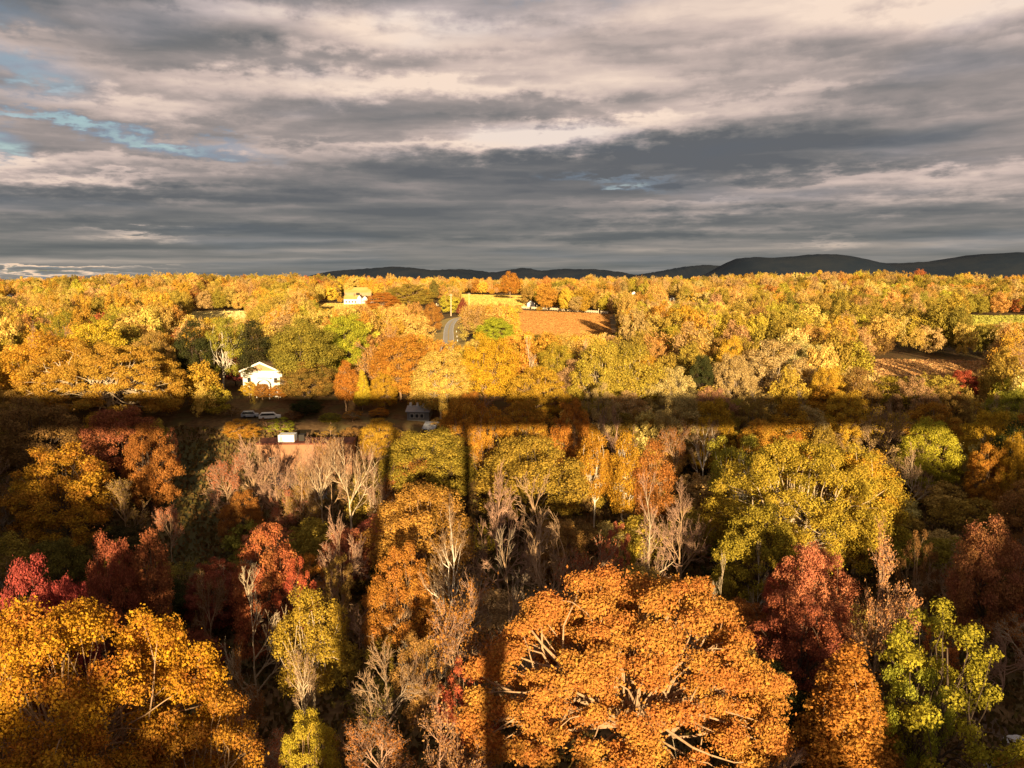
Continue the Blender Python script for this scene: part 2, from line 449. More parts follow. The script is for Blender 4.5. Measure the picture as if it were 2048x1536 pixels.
rp = [(880, 742), (897, 690), (897, 676), (897, 662), (900, 650), (906, 642), (916, 637.5), (940, 634)]
R_ = np.array([hit(*p)[:2] for p in rp])
tt = np.linspace(0, len(rp)-1, 70)
ROADC = np.column_stack([np.interp(tt, range(len(rp)), R_[:, k]) for k in (0, 1)])
for _ in range(6):
    ROADC[1:-1] = (ROADC[:-2]+2*ROADC[1:-1]+ROADC[2:])/4
road = strip('road', ROADC, 2.7, M_ASPHALT, 'grey two lane country road climbing over the rise', 0.25)
strip('edge_line', ROADC, 0.17, M_ROADWHITE, None, 0.262, road, -2.4)
strip('edge_line', ROADC, 0.17, M_ROADWHITE, None, 0.262, road, 2.4)
strip('centre_line', ROADC, 0.11, M_ROADYELLOW, None, 0.262, road, -0.2)
strip('centre_line', ROADC, 0.11, M_ROADYELLOW, None, 0.262, road, 0.2)
VERGE = strip('verge', ROADC, 8.0, M_STRAW, 'mown straw coloured verge of the country road', 0.14)

# ------------------------------------------------------------------ solids
class MB:
    def __init__(s): s.V = []; s.F = []; s.I = []
    def box(s, x0, x1, y0, y1, z0, z1, mi=0):
        b = len(s.V)
        s.V += [(x0, y0, z0), (x1, y0, z0), (x1, y1, z0), (x0, y1, z0), (x0, y0, z1), (x1, y0, z1), (x1, y1, z1), (x0, y1, z1)]
        for f in ((0, 3, 2, 1), (4, 5, 6, 7), (0, 1, 5, 4), (1, 2, 6, 5), (2, 3, 7, 6), (3, 0, 4, 7)):
            s.F.append([b+i for i in f]); s.I.append(mi)
        return s
    def poly(s, pts, mi=0):
        b = len(s.V); s.V += pts; s.F.append(list(range(b, b+len(pts)))); s.I.append(mi); return s
    def prism(s, prof, y0, y1, mi=0):
        """profile in x,z extruded along y"""
        b = len(s.V); n = len(prof)
        s.V += [(x, y0, z) for x, z in prof]+[(x, y1, z) for x, z in prof]
        s.F.append([b+i for i in range(n)]); s.I.append(mi)
        s.F.append([b+n+i for i in reversed(range(n))]); s.I.append(mi)
        for i in range(n):
            j = (i+1) % n
            s.F.append([b+j, b+i, b+n+i, b+n+j]); s.I.append(mi)
        return s
    def tube(s, p0, p1, r0, r1=None, n=8, mi=0):
        r1 = r0 if r1 is None else r1
        p0 = Vector(p0); p1 = Vector(p1); d = (p1-p0).normalized()
        a = d.orthogonal().normalized(); c = d.cross(a); b = len(s.V)
        for p, r in ((p0, r0), (p1, r1)):
            for k in range(n):
                t = 2*math.pi*k/n; s.V.append(tuple(p+a*(r*math.cos(t))+c*(r*math.sin(t))))
        for k in range(n):
            j = (k+1) % n; s.F.append([b+k, b+j, b+n+j, b+n+k]); s.I.append(mi)
        s.F.append([b+k for k in reversed(range(n))]); s.I.append(mi)
        s.F.append([b+n+k for k in range(n)]); s.I.append(mi)
        return s
    def out(s, name, mats, parent=None):
        if not isinstance(mats, list): mats = [mats]
        return link(name, mesh_from(name, s.V, s.F, mats, s.I), parent)

def empty(name, loc, rz=0.0, label=None, cat=None, group=None):
    o = bpy.data.objects.new(name, None); COL.objects.link(o)
    o.location = loc; o.rotation_euler = (0, 0, rz); o.empty_display_size = 0.5
    tag(o, label, cat, group)
    return o
PROT = []      # picture rectangles that must stay open: (x0, y0, x1, y1, distance)

def windows(root, xs, zs, y, w, h, frame=M_WHITE):
    for x in xs:
        for z in zs:
            f = MB().box(x-w/2-.08, x+w/2+.08, y-.06, y+.02, z-.08, z+h+.08).out('window', frame, root)
            MB().box(x-w/2, x+w/2, y-.085, y-.063, z, z+h).out('pane', M_GLASS, f)

def gable_house(root, w, d, hw, pitch, wall, roof, name_wall='wall', over=0.4, ridge_y=True):
    """body with the gable to the front (ridge along y) or the long side to the front"""
    MB().box(-w/2, w/2, 0, d, -3, hw).out(name_wall, wall, root)
    r = MB(); t = 0.18
    if ridge_y:
        hr = w/2*pitch; e = w/2+over
        MB().prism([(-w/2, hw), (w/2, hw), (0, hw+hr-.03)], 0.0, d).out('gable', wall, root)
        for s in (-1, 1):
            r.prism([(0, hw+hr), (s*e, hw-over*pitch), (s*e, hw-over*pitch+t), (0, hw+hr+t)][::s], -over, d+over)
    else:
        hr = d/2*pitch; e = over
        for x in (-w/2, w/2-.1):
            g = MB()
            b = len(g.V); g.V += [(x, 0, hw), (x, d, hw), (x, d/2, hw+hr-.03), (x+.1, 0, hw), (x+.1, d, hw), (x+.1, d/2, hw+hr-.03)]
            for f in ((0, 2, 1), (3, 4, 5), (0, 3, 5, 2), (1, 2, 5, 4), (0, 1, 4, 3)): g.F.append([b+i for i in f]); g.I.append(0)
            g.out('gable', wall, root)
        for s in (-1, 1):
            yy = -e if s < 0 else d+e
            zz = hw-e*pitch
            b = len(r.V)
            for x in (-w/2-over, w/2+over):
                r.V += [(x, yy, zz), (x, d/2, hw+hr), (x, d/2, hw+hr+t), (x, yy, zz+t)]
            for f in ((0, 1, 2, 3), (7, 6, 5, 4), (0, 4, 5, 1), (3, 2, 6, 7), (0, 3, 7, 4), (1, 5, 6, 2)):
                r.F.append([b+i for i in f]); r.I.append(0)
    r.out('roof', roof, root)
    return hr

def build_houses():
    # the white house with a pediment and an arched porch
    p = hit(524, 792); sc = (p[1]*CP)/FPX
    root = empty('white_house', p, rad(-6), 'white house with tan pediment, brown roof and arched porch between autumn trees', 'house')
    W, HW = 11.0, 7.3
    MB().box(-W/2, W/2, 0, 12, -3, HW).out('wall', M_WHITE, root)
    MB().prism([(-W/2, HW), (W/2, HW), (0, HW+2.3)], 0.05, 12).out('gable', M_TANWALL, root)
    r = MB()
    for s in (-1, 1):
        r.prism([(0, HW+2.42), (s*(W/2+.7), HW-.25), (s*(W/2+.7), HW-.05), (0, HW+2.65)][::s], -.5, 12.5)
    rf = r.out('roof', M_ROOFBROWN, root)
    ra = MB()
    for s in (-1, 1):
        ra.prism([(0, HW+2.05), (s*(W/2+.75), HW-.42), (s*(W/2+.75), HW-.02), (0, HW+2.7)][::s], -.75, -.52)
    ra.out('rake_trim', M_WHITE, root)
    MB().box(-W/2-.3, W/2+.9, -.5, -.02, HW-1.7, HW-.45).out('frieze', M_WHITE, root)
    rb = MB(); rb.box(W/2-1.0, W/2+7.0, 3, 11, -3, HW-.4); rb.out('side_wing', M_TANWALL, root)
    rr = MB(); b = 0
    for s in (-1, 1):
        yy = 2.4 if s < 0 else 11.6
        b = len(rr.V)
        for x in (W/2-2.6, W/2+7.4):
            rr.V += [(x, yy, HW-.6), (x, 7, HW+2.5), (x, 7, HW+2.7), (x, yy, HW-.4)]
        for f in ((0, 1, 2, 3), (7, 6, 5, 4), (0, 4, 5, 1), (3, 2, 6, 7), (0, 3, 7, 4), (1, 5, 6, 2)):
            rr.F.append([b+i for i in f]); rr.I.append(0)
    rr.out('wing_roof', M_ROOFBROWN, root)
    MB().box(-1.6, -.9, 4, 4.8, HW+1.2, HW+3.7).out('chimney', M_TERRA, rf)
    a = MB(); n = 12; cx = 1.2
    for k in range(n):
        t0, t1 = math.pi*k/n, math.pi*(k+1)/n
        def q(t, rr_): return (cx+rr_*math.cos(t), HW-3.9+rr_*0.8*math.sin(t))
        a.prism([q(t0, 1.75), q(t0, 2.1), q(t1, 2.1), q(t1, 1.75)], -2.2, -1.7)
    a.out('porch_arch', M_WHITE, root)
    for x in (cx-1.92, cx+1.92):
        MB().tube((x, -1.95, -1), (x, -1.95, HW-3.9), .17, n=8).out('column', M_WHITE, root)
    MB().box(cx-2.1, cx+2.1, -1.7, .1, HW-2.1, HW-1.95).out('porch_roof', M_WHITE, root)
    MB().box(cx-.6, cx+.6, -.05, .02, 0, 2.2).out('door', M_DARK, root)
    windows(root, (-3.6, 4.3), (HW-3.4,), 0, 1.0, 1.4)
    PROT.append((484, 724, 566, 772, p[1]))

    # the tan and terracotta building behind the bare trees
    p = hit(610, 948); k = p[1]/FPX/CP
    root = empty('terracotta_building', p, rad(2), 'long terracotta walled building with flat dark red roof behind bare trees', 'building')
    x0, x1 = (516-610)*k, (704-610)*k; H = 7.0
    MB().box(x0, x1, 0, 6, -3, H).out('wall', M_TERRA, root)
    rf = MB().box(x0-.25, x1+.25, -.25, 6.3, H, H+.35).out('roof', M_ROOFRED, root)
    MB().box((557-610)*k, (589-610)*k, 1, 4.0, H+.35, H+2.0).out('roof_hut', M_WHITE, rf)
    MB().box((596-610)*k, (607-610)*k, 2, 4.0, H+.35, H+1.8).out('roof_vent', M_DARK, rf)
    MB().box((684-610)*k, (688-610)*k, -.35, 0, -1, H-.1).out('downpipe', M_DARK, root)
    windows(root, [(s-610)*k for s in (545, 662)], (2.6,), 0, 1.0, 1.3)
    PROT.append((514, 858, 706, 940, p[1]))
    p2 = p+np.array([x1+6.5, 9, 0]); p2[2] = float(ground(p2[0], p2[1]))
    r2 = empty('red_roofed_barn', p2, rad(8), 'low barn with dark red roof right of the terracotta building', 'barn')
    gable_house(r2, 12, 7, 3.6, .45, M_TERRA, M_ROOFRED, ridge_y=False)
    MB().box(-1.5, 1.5, -.06, .02, 0, 2.6).out('door', M_DARK, r2)
    PROT.append((700, 862, 755, 880, p2[1]))

    # grey white row house and grey shed in the bridge shadow
    p = hit(836, 842); k = p[1]/FPX/CP
    root = empty('grey_row_house', p, rad(-4), 'pale grey row house with three chimneys in the long shadow', 'house')
    gable_house(root, 44*k, 6, 2.6, .35, M_DRIVE, M_ROOFGREY, ridge_y=False)
    for x in (-18*k, -4*k, 8*k): MB().box(x-.3, x+.3, 2.4, 3.1, 2.8, 4.6).out('chimney', M_WHITE, root)
    windows(root, (-12*k, -2*k, 8*k), (.9,), 0, .9, 1.0)
    PROT.append((813, 820, 860, 838, p[1]))
    p = hit(858, 872); k = p[1]/FPX/CP
    root = empty('grey_shed', p, rad(-18), 'small shed with pale blue grey roof and dark side wall', 'shed')
    gable_house(root, 22*k, 4.2, 2.0, .6, M_DARK, M_ROOFGREY, ridge_y=False)
    MB().box(-.5, .5, -.06, .02, 0, 1.8).out('door', M_ROOFGREY, root)
    PROT.append((840, 848, 874, 866, p[1]))
    # parked vehicles in the shadow
    for (px_, py_, lab, col, L) in ((500, 835, 'pale blue grey car parked left of the white van in the shadow', M_ROOFGREY, 4.4),
                                    (540, 838, 'long white van parked under the dark green tree', M_WHITE, 5.6)):
        p = hit(px_, py_)
        van = 'van' in lab
        root = empty('van' if van else 'parked_car', p, rad(12), lab, 'van' if van else 'car')
        hb = 1.0 if van else .75
        prof = [(-L/2, .35), (L/2, .35), (L/2, hb), (L*.3, hb+.1), (L*.18, hb+.75), (-L*.38, hb+.75), (-L*.5, hb+.1)]
        MB().prism(prof, -.9, .9).out('body', col, root)
        MB().prism([(L*.27, hb+.13), (L*.17, hb+.66), (-L*.36, hb+.66), (-L*.44, hb+.13)], -.93, .93).out('windows', M_GLASS, root)
        for x in (-L*.3, L*.3):
            for s in (-1, 1):
                MB().tube((x, s*.72, .34), (x, s*.94, .34), .34, n=12).out('wheel', M_DARK, root)

    # the white farm on the slope
    p = hit(702, 609); k = p[1]/FPX/CP
    root = empty('white_farmhouse', p, rad(-3), 'bright white farmhouse with two gables and a long wing on the slope', 'house')
    w = 28*k
    MB().box(-w/2, w/2, 0, 8, -3, 5.0).out('wall', M_WHITE, root)
    r = MB(); r.prism([(-.3, 4.9), (9.5, 4.9), (4.6, 8.4)], -w/2-.4, w/2+.4)
    r.V = [(y, x, z) for (x, y, z) in r.V]; rf = r.out('roof', M_STRAW, root)
    for (x, ww, hh) in ((17*k, 8*k, 7.6), (28*k, 12*k, 6.6), (40*k, 6*k, 7.0)):
        MB().prism([(x-ww/2, -3), (x+ww/2, -3), (x+ww/2, hh-1.6), (x, hh+1.2), (x-ww/2, hh-1.6)], -1.0+x*.05, 7).out('gable_wing', M_WHITE, root)
        g = MB()
        for s in (-1, 1):
            g.prism([(x, hh+1.25), (x+s*(ww/2+.4), hh-1.9), (x+s*(ww/2+.4), hh-1.65), (x, hh+1.5)][::s], -1.4+x*.05, 7.3)
        g.out('gable_roof', M_ROOFBROWN, root)
    MB().box(2, 3, 3, 4, 7, 10).out('chimney', M_TERRA, rf)
    windows(root, [-w*.33, -w*.11, w*.11, w*.33], (1.6,), 0, 1.2, 1.6)
    PROT.append((684, 584, 742, 611, p[1]))
    p = hit(716, 592); k = p[1]/FPX/CP
    root = empty('tan_barn', p, rad(4), 'long barn with orange tan roof behind the white farmhouse', 'barn')
    gable_house(root, 52*k, 16, 4.0, .62, M_TANWALL, M_STRAW, ridge_y=False)
    MB().box(-2, 2, -.08, .03, 0, 3.4).out('door', M_DARK, root)
    PROT.append((688, 574, 744, 592, p[1]))
    # small white house at the far left, white shed by the fence, far cottage
    for (px_, py_, w_, lab, nm, cat) in ((20, 597, 5.5, 'tiny white house among the trees at the far left', 'far_house', 'house'),
                                         (1062, 614, 6.0, 'little white shed at the end of the pale field fence', 'field_shed', 'shed'),
                                         (1344, 604, 5.5, 'tiny pale cottage in the wood right of the brown field', 'far_cottage', 'house'),
                                         (1268, 592, 5.0, 'small light roofed hut behind the wood edge', 'far_hut', 'hut')):
        p = hit(px_, py_)
        root = empty(nm, p, rad(8), lab, cat)
        gable_house(root, w_, 6, 3.0, .7, M_WHITE, M_ROOFBROWN)
        MB().box(-.5, .5, -.06, .02, 0, 2.0).out('door', M_DARK, root)
        PROT.append((px_-10, py_-13, px_+10, py_-2, p[1]))
build_houses()

def build_furniture():
    # utility poles beside the road
    for (px_, base, top, lab) in ((873, 664, 607, 'nearer pale wooden utility pole left of the country road'),
                                  (902, 632, 588, 'farther pale utility pole standing at the road crest'),
                                  (938, 616, 586, 'thin pole at the left edge of the hay field')):
        p = hit(px_, base); H = (base-top)*p[1]/FPX*1.0
        root = empty('utility_pole', p, rad(10), lab, 'utility pole', 'poles along the road')
        MB().tube((0, 0, -1), (.15, 0, H), .36 if px_ < 930 else .2, .26 if px_ < 930 else .16, 8).out('pole', M_WOODPOLE, root)
        MB().box(-1.2, 1.4, -.08, .08, H-1.1, H-.9).out('crossarm', M_WOODPOLE, root)
        for x in (-1.0, -.4, .6, 1.2): MB().tube((x, 0, H-.9), (x, 0, H-.6), .07, n=6).out('insulator', M_ROOFGREY, root)
        if px_ == 873: MB().tube((-.35, 0, H*.30), (-.35, 0, H*.52), .4, n=8).out('transformer', M_WHITE, root)
        PROT.append((px_-9, top, px_+9, base-3, p[1]))
    # roadside sign and guard posts
    p = hit(866, 700)
    root = empty('road_sign', p, 0, 'small round white sign beside the bend of the road', 'road sign')
    MB().tube((0, 0, -1), (0, 0, 2.6), .05, n=6).out('post', M_WOODPOLE, root)
    MB().tube((0, -.08, 2.7), (0, -.05, 2.7), .62, n=14).out('sign_panel', M_WHITE, root)
    n = len(ROADC)
    for j, i in enumerate((14, 20, 27)):
        D = ROADC[i+1]-ROADC[i]; D /= np.linalg.norm(D); q = ROADC[i]+np.array([D[1], -D[0]])*4.2
        o = MB().tube((0, 0, -.5), (0, 0, 1.1), .16, .13, 8).out('guard_post', M_WHITE)
        o.location = (q[0], q[1], float(ground(*q)))
        tag(o, 'short white guard post at the right road edge, ' + ('nearest', 'middle', 'farthest')[j] + ' of three', 'guard post', 'guard posts along the road')
    # the pale fence above the brown field
    P = np.array([hit(*p)[:2] for p in [(1038, 617), (1100, 620), (1160, 624), (1216, 628)]])
    t = np.linspace(0, 3, 37); Q = np.column_stack([np.interp(t, range(4), P[:, k]) for k in (0, 1)])
    Z = ground(Q[:, 0], Q[:, 1])
    root = empty('field_fence', (Q[0, 0], Q[0, 1], Z[0]), 0, 'long pale post and board fence above the rust brown field', 'fence')
    pm = None
    for i in range(37):
        big = i % 5 == 2
        o = MB().tube((0, 0, -.5), (0, 0, 3.4 if big else 2.0), .2, n=6).out('post', M_WOODPOLE, root)
        o.location = (Q[i, 0]-Q[0, 0], Q[i, 1]-Q[0, 1], Z[i]-Z[0])
    for i in range(36):
        a, b = Q[i]-Q[0], Q[i+1]-Q[0]; za, zb = Z[i]-Z[0], Z[i+1]-Z[0]
        L = float(np.linalg.norm(b-a))
        if i % 7 == 4: continue
        o = MB().box(.12, L-.12, -.05, .05, .35, 1.75).out('board', M_WOODPOLE, root)
        o.location = (a[0], a[1], za); o.rotation_euler = (0, -math.atan2(zb-za, L), math.atan2(b[1]-a[1], b[0]-a[0]))
    PROT.append((1036, 612, 1218, 668, P[:, 1].min()))
    # thin pale pole near the foot of the picture, and two pale rocks
    p = hit(1362, 1545)
    o = MB().tube((0, 0, -1), (-1.6, .8, 7.0), .07, .04, 6).out('leaning_pole', M_WOODPOLE)
    o.location = p; tag(o, 'thin leaning pole under the broad orange oak', 'pole')
    rng = np.random.default_rng(3)
    for (px_, py_, s, lab) in ((2034, 1484, 1.1, 'jagged pale grey rock at the right edge beside the path'), (1990, 1532, .7, 'small pale rock at the foot of the dark slope')):
        p = hit(px_, py_)
        import bmesh
        bm = bmesh.new(); bmesh.ops.create_icosphere(bm, subdivisions=2, radius=s)
        for v in bm.verts: v.co *= 1+rng.uniform(-.25, .25); v.co.z *= .6; v.co.x *= 1.5
        me = bpy.data.meshes.new('rock'); bm.to_mesh(me); bm.free(); me.materials.append(M_ROCK)
        o = link('rock', me, None, p); tag(o, lab, 'rock')
build_furniture()

# ------------------------------------------------------------------ the railway viaduct under the camera, whose shadow crosses the wood
def build_viaduct():
    root = empty('railway_viaduct', (0, 0, 0), 0, 'high steel railway trestle that carries the train and casts the long shadow', 'bridge')
    XL, XR = -330, 330
    MB().box(XL, XR, -2.2, 1.7, 57.2, 57.6).out('deck', M_STEEL, root)
    for y in (-1.9, 1.2): MB().box(XL, XR, y, y+.35, 54.7, 57.2).out('girder', M_STEEL, root)
    tw = [(-11.6, 4.9)]
    for k in range(1, 5):
        tw += [(-11.6-64*k, 4.9-64*k), (-11.6+64*k, 4.9+64*k)]
    for (a, b) in tw:
        for x in (a, b):
            for s in (-1, 1):
                y = s*1.4; yb = s*5.0
                zb = min(float(ground(x, yb)), 50)
                m = MB(); r = .95 if a > -20 and b < 20 else .42
                m.tube((x, y, 55.4), (x, yb, zb), r, r*1.15, 6)
                m.out('leg', M_STEEL, root)
        br = MB()
        for s in (-1, 1):
            for (z0, z1) in ((55, 38), (38, 21)):
                f0, f1 = (55.4-z0)/52, (55.4-z1)/52
                y0, y1 = s*(1.4+3.6*f0), s*(1.4+3.6*f1)
                if z1 > float(ground(a, 0)):
                    br.tube((a, y0, z0), (b, y1, z1), .10, n=4); br.tube((b, y0, z0), (a, y1, z1), .10, n=4)
        if br.V: br.out('brace', M_STEEL, root)
    train = empty('passenger_train', (0, 0, 57.6), 0, 'silver passenger train on the viaduct', 'train')
    for k in range(-6, 6):
        c = MB().box(k*26+.4, k*26+25.6, -1.75, 1.35, .25, 4.0).out('coach', M_COACH, train)
        r = MB(); r.prism([(-1.75, 4.0), (1.35, 4.0), (.9, 4.42), (-1.3, 4.42)], k*26+.4, k*26+25.6)
        r.V = [(y, x, z) for (x, y, z) in r.V]; r.out('roof', M_COACH, c)
        MB().box(k*26+2, k*26+24, -1.78, -1.755, 2.3, 3.1).out('window_band', M_GLASS, c)
        for x in (k*26+4, k*26+22): MB().box(x-1.6, x+1.6, -1.4, 1.0, 0.02, .24).out('bogie', M_DARK, c)
build_viaduct()

# ------------------------------------------------------------------ tree prototypes
def tubes(segs, n):
    """segs: array (k, 8) p0, p1, r0, r1 -> quads"""
    S = np.asarray(segs, float)
    p0, p1, r0, r1 = S[:, 0:3], S[:, 3:6], S[:, 6], S[:, 7]
    d = p1-p0; d /= np.maximum(np.linalg.norm(d, axis=1), 1e-6)[:, None]
    ref = np.where(np.abs(d[:, 2:3]) > .9, np.array([[1., 0, 0]]), np.array([[0, 0, 1.]]))
    a = np.cross(d, ref); a /= np.linalg.norm(a, axis=1)[:, None]; c = np.cross(d, a)
    ang = np.arange(n)*2*math.pi/n
    ca, sa = np.cos(ang), np.sin(ang)
    ring = a[:, None, :]*ca[None, :, None]+c[:, None, :]*sa[None, :, None]
    A = p0[:, None, :]+ring*r0[:, None, None]; Bv = p1[:, None, :]+ring*r1[:, None, None]
    V = np.concatenate([A, Bv], 1).reshape(-1, 3)
    base = (np.arange(len(S))*2*n)[:, None]; k = np.arange(n); j = (k+1) % n
    F = np.stack([base+k, base+j, base+n+j, base+n+k], -1).reshape(-1, 4)
    return V, F

def curve_segs(p0, p1, r0, r1, rng, bow=0.12, n=4, lift=0.0):
    p0 = np.array(p0, float); p1 = np.array(p1, float); L = np.linalg.norm(p1-p0)
    t = np.linspace(0, 1, n+1)[:, None]
    off = rng.normal(0, bow*L, 3); off[2] += lift*L
    P = p0+(p1-p0)*t+off*(t*(1-t))*2 + rng.normal(0, 0.02*L, (n+1, 3))*np.sin(np.pi*t)
    R = r0+(r1-r0)*np.linspace(0, 1, n+1)
    return [np.concatenate([P[i], P[i+1], [R[i], R[i+1]]]) for i in range(n)], P

def leaf_quads(pos, nrm, size, rng):
    n = len(pos)
    nrm = nrm/np.maximum(np.linalg.norm(nrm, axis=1), 1e-6)[:, None]
    t = rng.normal(size=(n, 3)); t -= nrm*(t*nrm).sum(1)[:, None]; t /= np.linalg.norm(t, axis=1)[:, None]
    b = np.cross(nrm, t)
    a = (size*(.5+1.0*rng.random(n)**1.5))[:, None]; w = a*rng.uniform(.5, .85, n)[:, None]
    fold = nrm*a*rng.uniform(-.25, .25, n)[:, None]
    V = np.stack([pos-t*a, pos+b*w+fold, pos+t*a, pos-b*w+fold], 1).reshape(-1, 3)
    F = np.arange(4*n).reshape(n, 4)
    return V, F

PROTO = {}
def leafy(key, seed, R, Ht, base, shape, rc, fill, per, size, limbs=9, squash=.75, trunk_r=.45, limb_show=1.0):
    """a broadleaved tree: clumps of leaf faces at the ends of limbs inside an uneven crown"""
    rng = np.random.default_rng(seed)
    Hc = Ht-base
    cl = []; tries = 0
    ph = rng.uniform(0, 6.28, 4)
    while tries < 6000 and len(cl) < fill:
        tries += 1
        th = rng.uniform(0, 2*math.pi); u = rng.uniform(0, 1)
        lob = 1+.13*math.sin(2*th+ph[0])+.11*math.sin(3*th+ph[1])+.07*math.sin(5*th+ph[2])
        if shape == 'dome':
            e = math.sqrt(max(0, 1-((u-.34)/.68)**2)); 
        elif shape == 'round':
            e = math.sqrt(max(0, 1-((u-.45)/.57)**2))
        elif shape == 'column':
            e = max(0, 1-abs((u-.42)/.6)**2.6)
        elif shape == 'cone':
            e = (1-u)**.75*min(1, .35+u*6)
        else:
            e = .5+.5*math.sin(math.pi*min(1, u*1.02))
        rr = e*R*lob*(1-.5*rng.random()**3)
        if rng.random() > (.35+.65*e): continue
        c = np.array([rr*math.cos(th), rr*math.sin(th), base+u*Hc*(1+.06*math.sin(4*th+ph[3]))])
        r = rc*rng.uniform(.7, 1.25)
        if any(np.linalg.norm((c-q)*[1, 1, 1.2]) < .62*(r+s) for q, s in cl): continue
        cl.append((c, r))
    C = np.array([c for c, r in cl]); Rr = np.array([r for c, r in cl])
    # leaves
    ks = np.repeat(np.arange(len(C)), np.maximum(20, (per*(Rr/rc)**2)).astype(int))
    v = rng.normal(size=(len(ks), 3)); v[:, 2] += .25; v /= np.linalg.norm(v, axis=1)[:, None]
    rad_ = .35+.8*rng.random(len(ks))**.75+(rng.random(len(ks)) < .08)*rng.random(len(ks))*.6
    bump = 1+.22*np.sin(v[:, 0]*5+ks)*np.sin(v[:, 1]*5+ks*1.7)
    pos = C[ks]+v*(Rr[ks]*rad_*bump)[:, None]*[1, 1, squash]
    out = C[ks]-np.array([0, 0, base+.3*Hc]); out /= np.maximum(np.linalg.norm(out, axis=1), .1)[:, None]
    nrm = v*.7+out*.35+rng.normal(0, .5, v.shape)
    V, F = leaf_quads(pos, nrm, size, rng)
    rnd = np.clip(.6*rng.random(len(F))+.4*rng.random(len(C))[ks], 0, 1)
    crown = mesh_from('crown_'+key, V, F, [M_LEAF], rnd=rnd)
    # trunk, limbs, branches
    segs = []; top = base+.18*Hc
    s, P = curve_segs((0, 0, -1.5), (rng.normal(0, .3), rng.normal(0, .3), top), trunk_r, trunk_r*.75, rng, .03, 5); segs += s
    tip = P[-1]
    s, P2 = curve_segs(tip, (tip[0], tip[1], base+.8*Hc), trunk_r*.6, .08, rng, .06, 5); segs += s
    order = np.argsort(np.arctan2(C[:, 1], C[:, 0])+.2*rng.normal(size=len(C)))
    for g in np.array_split(order, limbs):
        if len(g) == 0: continue
        cen = C[g].mean(0); start = P[3+rng.integers(0, 3)] if rng.random() < .7 else P2[rng.integers(0, 3)]
        mid = start+(cen-start)*.72
        s, Q = curve_segs(start, mid, trunk_r*.45, trunk_r*.2, rng, .16, 7, -.05); segs += s
        for i in g:
            st = Q[rng.integers(2, 8)]
            s, _ = curve_segs(st, C[i]+[0, 0, .25*Rr[i]], trunk_r*.15*limb_show, .03, rng, .17, 5, .06); segs += s
    V, F = tubes(segs, 5)
    trunk = mesh_from('trunk_'+key, V, F, [M_BARK], smooth=True)
    wx = np.percentile(np.abs(pos[:, 0]), 98.5); wy = np.percentile(np.abs(pos[:, 1]), 98.5)
    PROTO[key] = dict(parts=[('trunk', trunk), ('crown', crown)], w=wx+wy, h=np.percentile(pos[:, 2], 99.8))

def bare(key, seed, R, Ht, base, n1=8, n2=7, n3=6, n4=5, leaves=0, size=.22, up=.55, rmin=.03, lean=0.0, spread=1.0):
    """a leafless (or nearly leafless) tree: forking limbs down to fine twigs"""
    rng = np.random.default_rng(seed)
    big, fine, tips = [], [], []
    s, P = curve_segs((0, 0, -1.5), (lean*Ht*.5, 0, Ht*.62), .38, .16, rng, .05, 6); big += s
    def dirv(axis, ang):
        axis = axis/np.linalg.norm(axis)
        a = np.cross(axis, rng.normal(size=3)); a /= np.linalg.norm(a)
        v = axis*math.cos(ang)+a*math.sin(ang); v[2] += up*.25
        return v/np.linalg.norm(v)
    def grow(P, r, lvl):
        n = (n1, n2, n3, n4)[lvl]
        axis = P[-1]-P[0]
        for k in range(n):
            f = rng.uniform(.3 if lvl else max(.25, base/Ht*1.3), 1.0) if k else 1.0
            q = f*(len(P)-1); i = min(int(q), len(P)-2); st = P[i]+(P[i+1]-P[i])*(q-i)
            if lvl == 0:
                th = 2*math.pi*k/n*1.618*2+rng.normal(0, .3); hh = (st[2]-base)/(Ht-base)
                L = (Ht*.62)*rng.uniform(.55, .85)*(1.05-.4*hh)
                d = np.array([math.cos(th)*spread, math.sin(th)*spread, up*1.6+.7*hh]); d /= np.linalg.norm(d)
                if k == 0: d = np.array([.1, .1, 1.])
            else:
                L = np.linalg.norm(axis)*rng.uniform(.36, .62); d = dirv(axis, rng.uniform(.35, .85))
            rr = max(rmin, r*(.62 if lvl == 0 else .5))
            en = st+d*L
            s, Q = curve_segs(st, en, rr, max(rmin*.7, rr*.45), rng, .07, 4 if lvl < 2 else 3 if lvl < 3 else 2, -.03)
            (big if lvl < 2 else fine).extend(s)
            if lvl < 3: grow(Q, rr, lvl+1)
            else: tips.append(en)
    grow(P, .3, 0)
    allp = np.array([s[3:6] for s in fine])
    w = 2*np.percentile(np.linalg.norm(allp[:, :2], axis=1), 97); h = np.percentile(allp[:, 2], 99.5)
    Vb, Fb = tubes(big, 5); Vf, Ff = tubes(fine, 3)
    parts = [('trunk', mesh_from('trunk_'+key, Vb, Fb, [M_BARK], smooth=True)), ('twigs', mesh_from('twigs_'+key, Vf, Ff, [M_BARK]))]
    if leaves:
        T = np.array(tips); ii = rng.integers(0, len(T), leaves)
        pos = T[ii]+rng.normal(0, .35, (leaves, 3))
        V, F = leaf_quads(pos, rng.normal(size=(leaves, 3))+[0, -.3, .4], size, rng)
        parts.append(('crown', mesh_from('crown_'+key, V, F, [M_LEAF], rnd=rng.random(leaves))))
    PROTO[key] = dict(parts=parts, w=w, h=h)

# broad oaks with many clumps, for the near crowns
leafy('oak_a', 11, 13, 22, 5.5, 'dome', 1.5, 215, 1000, .135, 14, .62, .6, 2.0)
leafy('oak_b', 12, 13, 22, 5.0, 'dome', 1.7, 185, 800, .14, 12, .68, .55, 1.6)
